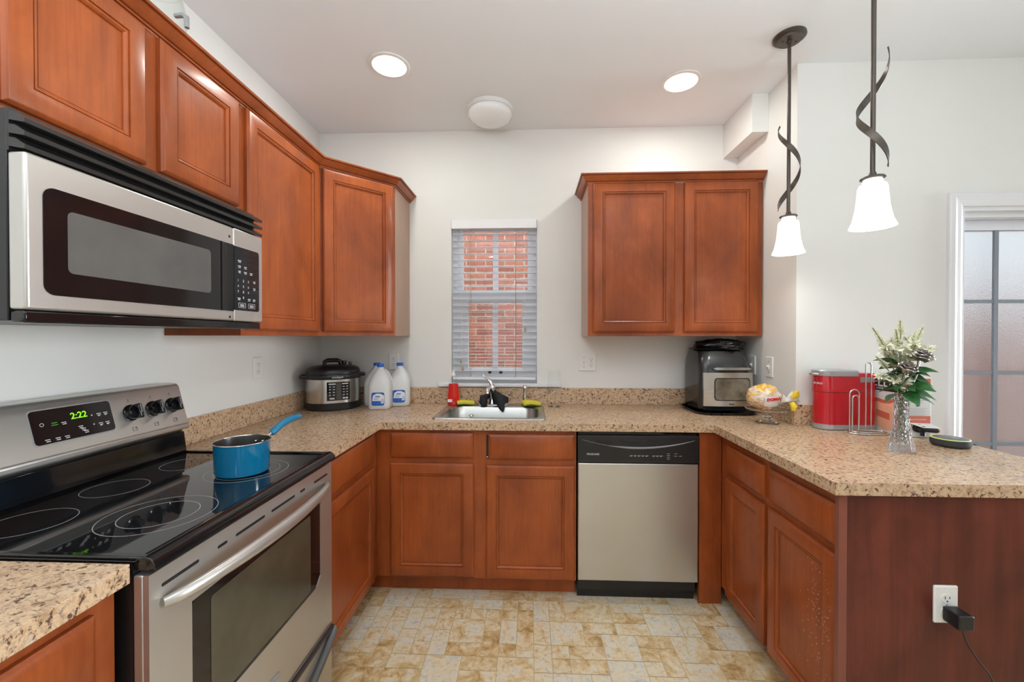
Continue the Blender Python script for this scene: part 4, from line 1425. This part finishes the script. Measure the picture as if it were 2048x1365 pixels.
def cake_and_bread():
    x, y = 2.633, -.578
    s = thing('cake_stand', 'clear glass pedestal cake stand holding a bag of bread', 'cake stand', (x, y, CT))
    MB().lathe((x, y, CT + .0005), [(0, .004), (.05, 0), (.054, .003), (.050, .007), (.030, .013), (.022, .022), (.017, .035), (.018, .048), (.030, .0548), (0, .0548)], 40).build('pedestal', STEMG, s, 50)
    MB().lathe((x, y, CT + .0005), [(0, .055), (.030, .055), (.078, .060), (.097, .066), (.1005, .072),
                                   (.099, .073), (.076, .066), (.0, .063)], 40).build('plate', CLEAR, s, 50)
    MB().lathe((x, y, CT + .0005), [(.0995, .0735), (.1020, .072), (.1028, .076), (.100, .079)], 40).build('beaded_rim', CRYSTAL, s, 50)
    z = CT + .0668
    b = thing('bread_bag', 'bag of bread with an orange and white print lying on the cake stand', 'bread bag', (x - .005, y, z), math.radians(-14), local=True)
    m = MB()
    m.ball((-.014, 0, .066), .078, .060, .066, 40, 26, lambda d: 1 + .14 * mnoise.noise(d * 2.6 + V(3, 1, 2)) + .09 * mnoise.noise(d * 7))
    for v in m.bm.verts: v.co.z = max(v.co.z, .001 + .001 * abs(v.co.x))
    bag = m.build('bag_body', bread_material(), b, 60)
    m = MB()
    m.tube([(.066, -.008, .062), (.078, -.012, .058), (.088, -.014, .057), (.104, -.016, .066), (.125, -.018, .080)], [.030, .016, .011, .022, .031], 18, flat=.7)
    for v in m.bm.verts:
        k = mnoise.noise(v.co * 70) * .006
        v.co += Vector((k, k, k))
    m.build('gathered_neck', plain('clear_wrap', (.78, .76, .72, 1), .25, var=.08, vscale=60, bump=.5, bscale=90), b, 60)
    m = MB()
    m.tube([(.100, -.040, .072), (.118, -.044, .090), (.128, -.030, .098)], [.008, .017, .012], 10).tube([(.098, -.044, .050), (.104, -.050, .028), (.106, -.050, .010)], [.008, .014, .011], 10)
    for v in m.bm.verts:
        k = mnoise.noise(v.co * 90) * .006
        v.co += Vector((k, -k, k))
    m.build('yellow_print', plain('yellow_wrap_print', (.85, .62, .03, 1), .3, var=.15, vscale=70), b, 50)
    # white printed panel with red lettering, wrapped on the bulge facing the room
    m = MB()
    rings = []
    for i in range(11):
        a = -.026 + .066 * i / 10
        col = []
        for j in range(7):
            h = .026 + .052 * j / 6
            dx, dz = (a + .014) / .078, (h - .066) / .066
            yy = -.0665 * math.sqrt(max(.05, 1 - dx * dx - dz * dz)) - .0025
            col.append(V(a, yy, h))
        rings.append(col)
    m.loft(rings, False, False, closed=False)
    m.build('printed_panel', plain('bag_white', (.78, .77, .76, 1), .3, var=.03), b, 60)
    text('DOMA', (-.016, -.0715, .054), (1, .08, .16), (0, -.12, 1), .020, plain('red_print', (.62, .02, .03, 1), .4), b, 'lettering', .001, bold=.0012)


cake_and_bread()


def coffee_maker():
    c = thing('coffee_maker', 'slim red coffee maker with a grey lid and base on the peninsula', 'coffee maker', (2.91, -.69, CT))
    X0, X1, Y0, Y1 = 2.790, 3.034, -.742, -.632
    def out(g, xe=X1):
        ym, r = (Y0 + Y1) / 2, (Y1 - Y0) / 2 - g
        pts = [(xe - g * .2, Y0 + g), (xe - g * .2, Y1 - g)]
        for i in range(15):
            t = math.radians(90 + 180 * i / 14)
            pts.append((X0 + (Y1 - Y0) / 2 + r * math.cos(t) * .95, ym + r * math.sin(t)))
        return pts
    L = lambda pts, z: [(x, y, z) for x, y in pts]
    z = CT + .0006
    MB().loft([L(out(.004), z), L(out(.0), z + .004), L(out(0), z + .026)]).build('base', SILVER, c, 40)
    MB().loft([L(out(.002), z + .0262), L(out(.002), z + .178)]).build('lower_body', RED, c, 40)
    MB().loft([L(out(.0035), z + .1782), L(out(.0035), z + .1798)]).build('seam', MARKD, c)
    up = MB().loft([L(out(.001), z + .180), L(out(.001), z + .262), L(out(.004), z + .270)]).build('upper_body', RED, c, 40)
    lid = lambda g, zz: [(x, y, zz) for x, y in out(g, 2.955)]
    MB().loft([lid(-.003, z + .256), lid(-.004, z + .262), lid(-.004, z + .279), lid(.001, z + .284)]).build('lid', SILVER, c, 40)
    MB().tube([(2.795, -.715, z + .262), (2.781, -.70, z + .262), (2.777, -.687, z + .262), (2.781, -.674, z + .262), (2.795, -.66, z + .262)], .006, 10).build('lid_lever', WIRE, c, 60)
    MB().box(2.966, 3.030, Y0 - .0008, Y0 + .002, z + .228, z + .252).build('water_window', plain('smoky_window', (.30, .27, .26, 1), .2, var=.1), up)
    MB().box(2.921, 2.9222, Y0 - .0005, Y0 + .002, z, z + .178).build('tank_seam', MARKD, c)
    # brand lettering wrapped on the rounded nose
    a_ = 176.0
    for ch, wd in (('K', 8.6), ('E', 7.2), ('U', 9.0), ('R', 8.2), ('I', 4.2), ('G', 9.0)):
        a = math.radians(a_)
        a_ += wd
        r = (Y1 - Y0) / 2 + .0006
        cx, cy = X0 + (Y1 - Y0) / 2, (Y0 + Y1) / 2
        p = V(cx + r * math.cos(a) * .95, cy + r * math.sin(a), z + .216)
        am = math.radians(a_ - wd * .5)
        text(ch, p, (-math.sin(am), math.cos(am), 0), (0, 0, 1), .0125, MARK, up, 'brand_letter', .0004, bold=.0004)


coffee_maker()


def wire_holder():
    w = thing('wire_towel_holder', 'chrome wire paper towel holder in front of the red coffee maker', 'towel holder', (2.97, -.795, CT))
    z = CT + .0045
    m = MB()
    m.tube([(2.957 + .086 * math.cos(2 * math.pi * i / 40), -.800 + .036 * math.sin(2 * math.pi * i / 40), z) for i in range(41)], .0032, 8, caps=False)
    m.tube([(2.957 + .073 * math.cos(2 * math.pi * i / 40), -.800 + .026 * math.sin(2 * math.pi * i / 40), z + .006) for i in range(41)], .0030, 8, caps=False)
    m.build('wire_base', WIRE, w, 60)
    def arch(x0, x1, y, h, n=12):
        r = (x1 - x0) / 2
        p = [(x0, y, z), (x0, y, z + h * .5)]
        for i in range(n + 1):
            a = math.pi - math.pi * i / n
            p.append(((x0 + x1) / 2 + r * math.cos(a), y, z + h - r + r * math.sin(a)))
        return p + [(x1, y, z + h * .5), (x1, y, z)]
    MB().tube(arch(2.968, 2.992, -.772, .318), .0032, 8).build('centre_post', WIRE, w, 60)
    m = MB()
    m.tube(arch(2.879, 2.921, -.795, .196), .0032, 8).tube(arch(2.886, 2.914, -.802, .170), .003, 8)
    m.build('side_arm', WIRE, w, 60)
    for p in ((2.890, -.818), (3.03, -.816), (2.957, -.838), (2.957, -.763)):
        MB().ball((p[0], p[1], CT + .0048), .0048, nu=10, nv=6).build('foot', WIRE, w, 60)


wire_holder()


def wine_box():
    X0, X1, Y0, Y1 = 3.052, 3.172, -.865, -.635
    b = thing('wine_box', 'boxed wine with a peach glass picture and a spigot, behind the vase', 'wine box', (3.11, -.75, CT))
    z = CT + .0005
    H = .262
    MB().box(X0, X1, Y0, Y1, z, z + H).build('carton', CARD, b, bevel=.002)
    # left face (towards the kitchen)
    u, v, n = V(0, -1, 0), V(0, 0, 1), V(-1, 0, 0)
    o = V(X0 - .0003, Y1, z)
    MB().plate(o, u, v, n, [(.002, .192), (.205, .192), (.205, .255), (.002, .255)], 0, .0006).build('brand_panel', BLACKP, b)
    text('VELLA', o + u * .030 + v * .212 + n * .0008, u, v, .062, CARD, b, 'lettering', .0003, bold=.0006)
    text('LIMITED', o + u * .088 + v * .198 + n * .0008, u, v, .0135, CARD, b, 'lettering', .0003)
    gl = [(.075, .136), (.075, .10), (.082, .05), (.100, .022), (.128, .012), (.156, .012), (.182, .022), (.203, .05), (.212, .10), (.212, .136), (.19, .150), (.165, .140), (.13, .137), (.10, .142)]
    MB().plate(o, u, v, n, gl, 0, .0006).build('glass_picture', PEACH, b)
    MB().plate(o, u, v, n, [(.075, .133), (.10, .141), (.13, .135), (.165, .138), (.19, .149), (.212, .136), (.212, .153), (.19, .166), (.165, .155), (.13, .151), (.10, .157), (.075, .150)], .0008, .0012).build('wave_print', SALMON, b)
    MB().plate(o, u, v, n, [(.095, .072), (.165, .062), (.165, .092), (.095, .102)], .0008, .0012).build('flavour_label', SALMON, b)
    # narrow face (towards the camera) with text and spigot
    u, n = V(1, 0, 0), V(0, -1, 0)
    o = V(X0, Y0 - .0003, z)
    MB().plate(o, u, v, n, [(.005, .215), (.117, .215), (.117, .258), (.005, .258)], 0, .0006).build('brand_band', SALMON, b)
    text('VELLA', o + u * .016 + v * .226 + n * .0008, u, v, .030, CARD, b, 'lettering', .0003, bold=.0003)
    m = MB()
    for k in range(6): m.box(X0 + .018, X0 + .104 - .01 * (k % 3), Y0 - .0009, Y0 - .0003, z + .198 - k * .009, z + .1995 - k * .009)
    for k in range(6): m.box(X0 + .018, X0 + .104 - .012 * (k % 2), Y0 - .0009, Y0 - .0003, z + .126 - k * .006, z + .1272 - k * .006)
    m.build('fine_print', plain('grey_print', (.40, .39, .39, 1), .5), b)
    MB().plate(o + u * .062 + v * .140, u, v, n, ell(0, 0, .006, .005, 16), .0003, .0009).build('emblem', MARKD, b)
    MB().plate(o, u, v, n, [(.022, .062), (.117, .062), (.117, .094), (.022, .094)], 0, .0006).build('lower_band', SALMON, b)
    text('DELICIOUS BLUSH', o + u * .030 + v * .076 + n * .0008, u, v, .0085, CARD, b, 'lettering', .0003)
    s = MB().lathe((X0 + .060, Y0 - .0005, z + .042), [(.019, 0), (.019, .012), (.014, .014), (.013, .034), (0, .035)], 20, (0, -1, 0), True).build('spigot', BLACK, b, 45)
    MB().tube([(X0 + .055, Y0 - .028, z + .042), (X0 + .085, Y0 - .032, z + .040), (X0 + .112, Y0 - .034, z + .037)], [.0095, .011, .0105], 14).build('spigot_barrel', BLACK, s, 50)
    MB().lathe((X0 + .1125, Y0 - .034, z + .037), [(.009, 0), (.0085, .005), (0, .006)], 14, (1, 0, -.1), True).build('spigot_button', RED, s, 50)
    MB().lathe((X0 + .058, Y0 - .030, z + .030), [(.009, -.016), (.009, 0)], 12, cap0=True, cap1=True).build('spout', BLACK, s, 50)
    m = MB()   # flap of card folded out above the tap
    m.loft([[(X0 + .022, Y0 - .0006, z + .064), (X0 + .117, Y0 - .0006, z + .060), (X0 + .117, Y0 - .0006, z + .0612), (X0 + .022, Y0 - .0006, z + .0652)],
            [(X0 + .052, Y0 - .040, z + .050), (X0 + .128, Y0 - .040, z + .047), (X0 + .128, Y0 - .040, z + .0482), (X0 + .052, Y0 - .040, z + .0512)]])
    m.build('card_flap', CARD, b)


wine_box()


def vase_flowers():
    vx, vy = 2.852, -1.092
    vs = thing('crystal_vase', 'tall cut-crystal vase of flowers on the peninsula', 'vase', (vx, vy, CT))
    MB().lathe((vx, vy, CT + .0005), [(0, 0), (.040, 0), (.0425, .004), (.0405, .015), (.030, .06), (.0245, .11), (.0225, .15), (.0235, .19), (.0275, .217), (.0275, .222), (.0248, .222),
                                      (.0205, .19), (.0195, .15), (.0215, .11), (.026, .06), (.030, .03), (0, .026)], 16).build('vase_body', CRYSTAL, vs, 12)
    random.seed(21)
    b = thing('flower_bunch', 'bunch of cream flower spikes with green leaves in the crystal vase', 'flowers', (vx, vy, CT + .03))
    base = V(vx, vy, CT + .032)
    mouth = V(vx, vy, CT + .222)
    # spikes: (dx, dy, top height above counter, bottom of bloom fraction, radius)
    sp = [(-.125, .0, .492, .62, .013), (-.045, -.02, .485, .66, .013), (.000, .01, .522, .70, .014), (.085, .0, .492, .64, .014), (.072, .02, .470, .6, .014),
          (-.100, .01, .372, .60, .012), (-.055, .03, .42, .55, .018), (.03, -.03, .43, .55, .018), (.055, .03, .42, .52, .017), (-.02, .02, .40, .5, .018), (-.065, -.02, .31, .55, .016), (-.03, -.03, .30, .5, .016)]
    stems = MB()
    for dx, dy, h, fr, rad in sp:
        tip = V(vx + dx, vy + dy, CT + h)
        m0 = mouth + V(dx * .09, dy * .09, 0)
        pts = []
        for i in range(13):
            t = i / 12
            p = m0.lerp(tip, t)
            p.x = m0.x + dx * .91 * (t ** 1.5)
            p.z = m0.z + (tip.z - m0.z) * (1 - (1 - t) ** 1.15)
            pts.append(p)
        stems.tube([base + V(dx * .06, dy * .06, 0)] + pts[:-1], .0018, 6)
        m = MB()
        nfl = int(90 * (1 - fr) / .4)
        for k in range(nfl):
            t = fr + (1 - fr) * k / nfl
            i = min(11, int(t * 12))
            p = pts[i].lerp(pts[i + 1], t * 12 - i)
            axis = (pts[i + 1] - pts[i]).normalized()
            a = k * 2.4
            w = rad * (1.25 - 1.05 * ((t - fr) / (1 - fr)))
            side = axis.orthogonal().normalized()
            side.rotate(Matrix.Rotation(a, 3, axis))
            d = (side + axis * .55).normalized()
            L_ = w * random.uniform(.8, 1.35)
            e = p + d * L_
            q_ = d.cross(axis).normalized() * L_ * .22
            m.face([p, p + d * L_ * .6 + q_, e, p + d * L_ * .6 - q_])
            q2 = q_.cross(d).normalized() * L_ * .2
            m.face([p, p + d * L_ * .6 + q2, e, p + d * L_ * .6 - q2])
        m.build('flower_spike', PETAL, b)
    # fuller florets at the heart of the bunch
    for (fx, fy, fz) in ((-.07, -.01, .405), (.035, .02, .43), (.095, .0, .395), (-.025, .02, .425), (.06, .02, .42), (-.085, -.01, .29), (-.04, -.03, .255), (-.045, -.02, .395), (-.02, -.03, .405), (.02, -.03, .415), (.055, -.02, .39), (.075, -.01, .375), (.0, -.03, .38), (-.05, -.03, .275), (-.02, -.035, .27), (-.065, .0, .385)):
        m = MB()
        c = V(vx + fx, vy + fy, CT + fz)
        for k in range(46):
            d = V(random.gauss(0, 1), random.gauss(0, 1), random.gauss(.2, .8)).normalized()
            L_ = random.uniform(.016, .030)
            q_ = d.orthogonal().normalized() * L_ * .16
            m.face([c, c + d * L_ * .6 + q_, c + d * L_, c + d * L_ * .6 - q_])
        m.build('floret', PETAL, b)
    stems.build('stems', STEM, b, 60)
    lv = [(-.060, -.02, .345, 150, 25), (-.03, -.03, .325, 200, 5), (.02, -.03, .325, -20, 0), (.085, -.01, .325, 0, 10), (.055, -.03, .305, -30, -15), (-.07, -.03, .255, 185, 5), (-.045, -.035, .265, 165, 30),
          (.06, -.02, .27, 5, 12), (.045, -.04, .25, -20, -10), (-.05, -.04, .236, 195, -8), (.05, -.03, .235, -12, -12), (.0, -.045, .262, 250, 10), (-.01, .03, .33, 100, 10), (.025, -.045, .29, 280, 40),
          (-.005, -.05, .30, 230, 50), (.02, .03, .27, 60, 10), (-.05, -.04, .30, 190, 15), (-.03, -.05, .285, 215, -10), (.03, -.05, .315, -50, 20), (.07, -.03, .29, 10, -5), (-.06, -.03, .32, 170, -10), (.0, -.055, .245, 255, -15), (.03, -.055, .268, -75, 5)]
    m = MB()
    for dx, dy, h, az, el_ in lv:
        az, el_ = math.radians(az), math.radians(el_)
        root = V(vx + dx * .25, vy + dy * .3, CT + h - .012)
        d = V(math.cos(az) * math.cos(el_), math.sin(az) * math.cos(el_), math.sin(el_))
        s_ = V(-math.sin(az), math.cos(az), 0) + V(0, 0, random.uniform(.2, .8))
        s_.normalize()
        up = d.cross(s_)
        Ln, W_ = random.uniform(.072, .092), random.uniform(.021, .028)
        rows = []
        for i in range(8):
            t = i / 7
            w = W_ * math.sin(math.pi * (t ** .8)) + .0006
            cc = root + d * Ln * t + V(0, 0, -.022 * t * t)
            rows.append([cc - s_ * w + up * w * .35, cc, cc + s_ * w + up * w * .35])
        m.loft(rows, False, False, closed=False)
    m.build('leaves', LEAF, b, 60)

    def rose(label, hx, hy, hz, r):
        t = thing('metal_rose', label, 'metal flower', (vx, vy, CT + .03), group='pewter roses in the vase')
        head = V(hx, hy, hz)
        MB().tube([base + V(.006, -.004, .001), mouth + V(.012, -.012, 0), head - V(.004, 0, .05), head], [.0026, .0030, .0036, .0045], 8).build('rose_stem', PEWTER, t, 60)
        m = MB()
        O = V(0, 0, 0)
        m.lathe(O, [(.004, -.002), (r * .5, .003), (r * .9, .013), (r * .95, .019), (r * .85, .017), (r * .45, .010), (.0, .006)], 20)
        for k, (rr_, z_, nn) in enumerate(((1.02, .022, 6), (.80, .031, 5), (.58, .037, 5), (.36, .041, 4), (.16, .042, 3))):
            for j in range(nn):
                a0 = j * 2 * math.pi / nn + k * .55
                rings = []
                for i in range(9):
                    e = (i - 4) / 4
                    a = a0 + e * 3.6 / nn
                    q_ = r * rr_ * (1.06 - .12 * e * e)
                    zz = z_ - .007 * e * e
                    pt = lambda f, h: V(q_ * f * math.cos(a), q_ * f * math.sin(a), h)
                    rings.append([pt(.66, zz - .017), pt(.94, zz - .006), pt(1.06, zz), pt(1.02, zz + .0016), pt(.93, zz - .0045)])
                m.loft(rings, False, False, closed=False)
        M = Matrix.Translation(head) @ Matrix.Rotation(math.radians(24), 4, 'X') @ Matrix.Rotation(math.radians(8), 4, 'Y')
        m.bm.transform(M)
        m.build('rose_head', PEWTER, t, 50)
    rose('tall pewter metal rose in the vase, above the green leaves', 2.884, -1.125, CT + .355, .037)
    rose('shorter pewter metal rose in the vase, among the leaves at left', 2.826, -1.135, CT + .308, .028)


vase_flowers()


def speaker():
    s = thing('smart_speaker', 'small round charcoal smart speaker with a glowing rim at the peninsula edge', 'speaker', (3.118, -1.005, CT))
    c = (3.118, -1.005, CT + .0006)
    MB().lathe(c, [(0, 0), (.050, 0), (.058, .004), (.0605, .012), (.0605, .022), (.058, .0295)], 44).build('fabric_body', plain('charcoal_fabric', (.045, .048, .05, 1), .85, var=.25, vscale=300), s, 50)
    MB().lathe(c, [(.058, .0298), (.0575, .0318), (.0545, .0325), (.0545, .0310)], 44).build('light_ring', RINGL, s, 50)
    MB().lathe(c, [(.0543, .0312), (.052, .0325), (0, .0328)], 44).build('top_plate', plain('slate_plastic', (.12, .14, .16, 1), .35, var=.05), s, 50)
    MB().tube([(3.176, -.995, CT + .012), (3.188, -.992, CT + .012), (3.21, -.985, CT + .006), (3.226, -.99, CT + .003), (3.231, -1.0, CT - .004), (3.233, -1.02, CT - .04), (3.24, -1.05, CT - .2), (3.24, -1.08, .2)], [.0035, .003, .002, .002, .002, .002, .002, .002], 8).build('power_cord', BLACK, s, 60)


speaker()


# ------------------------------------------------------------------ ceiling fixtures
def downlight(label, x, y):
    d = thing('recessed_light', label, 'ceiling light', (x, y, CEIL), group='lit recessed ceiling lights')
    MB().lathe((x, y, CEIL - .0005), [(.102, 0), (.101, -.004), (.092, -.007), (.084, -.006), (.083, -.001)], 48).build('trim_ring', WHITE, d, 50)
    MB().lathe((x, y, CEIL - .0008), [(.0828, -.0008), (.0828, -.005), (.06, -.0075), (0, -.0085)], 48).build('diffuser', LIT, d, 60)


downlight('lit recessed ceiling light on the left, above the corner cabinet', .708, -.678)
downlight('lit recessed ceiling light on the right, above the two-door wall cabinet', 2.226, -.48)
d = thing('dome_light', 'unlit white dome ceiling light between the two recessed lights', 'ceiling light', (1.178, -.262, CEIL))
MB().lathe((1.178, -.262, CEIL - .0005), [(.136, 0), (.136, -.022), (.130, -.024)], 48, cap1=True).build('base_ring', WHITE, d, 40)
MB().lathe((1.178, -.262, CEIL - .0248), [(.128, 0), (.133, -.006), (.130, -.022), (.112, -.042), (.08, -.056), (.04, -.063), (0, -.065)], 48).build('dome', DOME, d, 60)


def pendant(label, x, y, zb, flip):
    p = thing('pendant_light', label, 'pendant light', (x, y, CEIL), group='bronze pendants over the peninsula')
    MB().lathe((x, y, CEIL - .0005), [(.066, 0), (.067, -.008), (.060, -.013), (.052, -.014), (.050, -.022), (.012, -.024), (.011, -.034), (0, -.034)], 40).build('canopy', BRONZE, p, 40)
    m = MB()
    for s in (-1, 1): m.lathe((x + s * .03, y, CEIL - .0222), [(.005, 0), (.004, -.005), (0, -.006)], 10)
    m.build('canopy_screws', BRONZE, p, 50)
    zs = zb + .168
    MB().tube([(x, y, CEIL - .03), (x, y, zs + .02)], .0075, 14).build('rod', BRONZE, p, 60)
    # flat ribbon winding round the rod
    m = MB()
    rings = []
    n = 48
    z1, z2 = zs + .43, zs + .035
    for i in range(n + 1):
        t = i / n
        a = math.radians(-62 if flip else 118) + math.radians(395) * t
        r = .040 + .004 * math.sin(math.pi * t)
        w = .0112 * min(1, .35 + t * 2.0) * (1 if t < .95 else .75)
        c = V(x + r * math.cos(a), y + r * math.sin(a), z1 + (z2 - z1) * t)
        tan = V(-math.sin(a) * r, math.cos(a) * r, (z2 - z1) / math.radians(395)).normalized()
        rad = V(math.cos(a), math.sin(a), 0)
        side = tan.cross(rad).normalized()
        rings.append([c + side * w + rad * .0012, c - side * w + rad * .0012, c - side * w - rad * .0012, c + side * w - rad * .0012])
    m.loft(rings)
    m.build('ribbon', BRONZE, p, 50)
    MB().lathe((x, y, zs), [(.009, .022), (.012, .012), (.034, .004), (.036, .0), (.031, -.003), (0, -.003)], 30).build('cap', BRONZE, p, 40)
    MB().lathe((x, y, zs - .0032), [(.027, 0), (.0285, -.008), (.0275, -.014), (.038, -.019), (.042, -.03), (.044, -.06), (.048, -.10), (.056, -.14), (.0665, -.165), (.0645, -.165), (.054, -.14), (.046, -.10), (.042, -.06), (.040, -.032), (.036, -.021)], 40).build('shade', SHADE, p, 60)
    lamp('pendant_bulb', 'POINT', (x, y, zb + .05), 2.6, WARM, .03)


pendant('bronze pendant light with white glass shade, the one nearer the wall cabinet', 2.598, -.80, 1.742, False)
pendant('bronze pendant light with white glass shade, the nearer one at the peninsula end', 2.602, -1.262, 1.740, True)

# clear dispenser jar on top of the left wall cabinets
j = thing('glass_jar', 'clear jar with a grey spout standing on top of the left wall cabinets', 'jar', (.17, -1.42, 2.2555))
JX, JY, JZ = .17, -1.42, 2.2555
MB().lathe((JX, JY, JZ), [(0, .0), (.078, .0), (.085, .008), (.086, .20), (.078, .24), (.070, .255), (.070, .27), (.067, .27), (.067, .255), (.075, .238), (.083, .20), (.082, .012), (0, .006)], 36).build('jar_body', CLEAR, j, 50)
MB().lathe((JX, JY, JZ + .2702), [(.074, 0), (.074, .02), (.03, .026), (.012, .03), (.014, .045), (0, .047)], 30, cap0=True).build('lid', CLEAR, j, 50)
MB().tube([(JX + .08, JY - .01, JZ + .16), (JX + .105, JY - .01, JZ + .162), (JX + .118, JY - .01, JZ + .155), (JX + .120, JY - .01, JZ + .12)], [.007, .008, .008, .007], 10).build('spout', SILVER, j, 60)
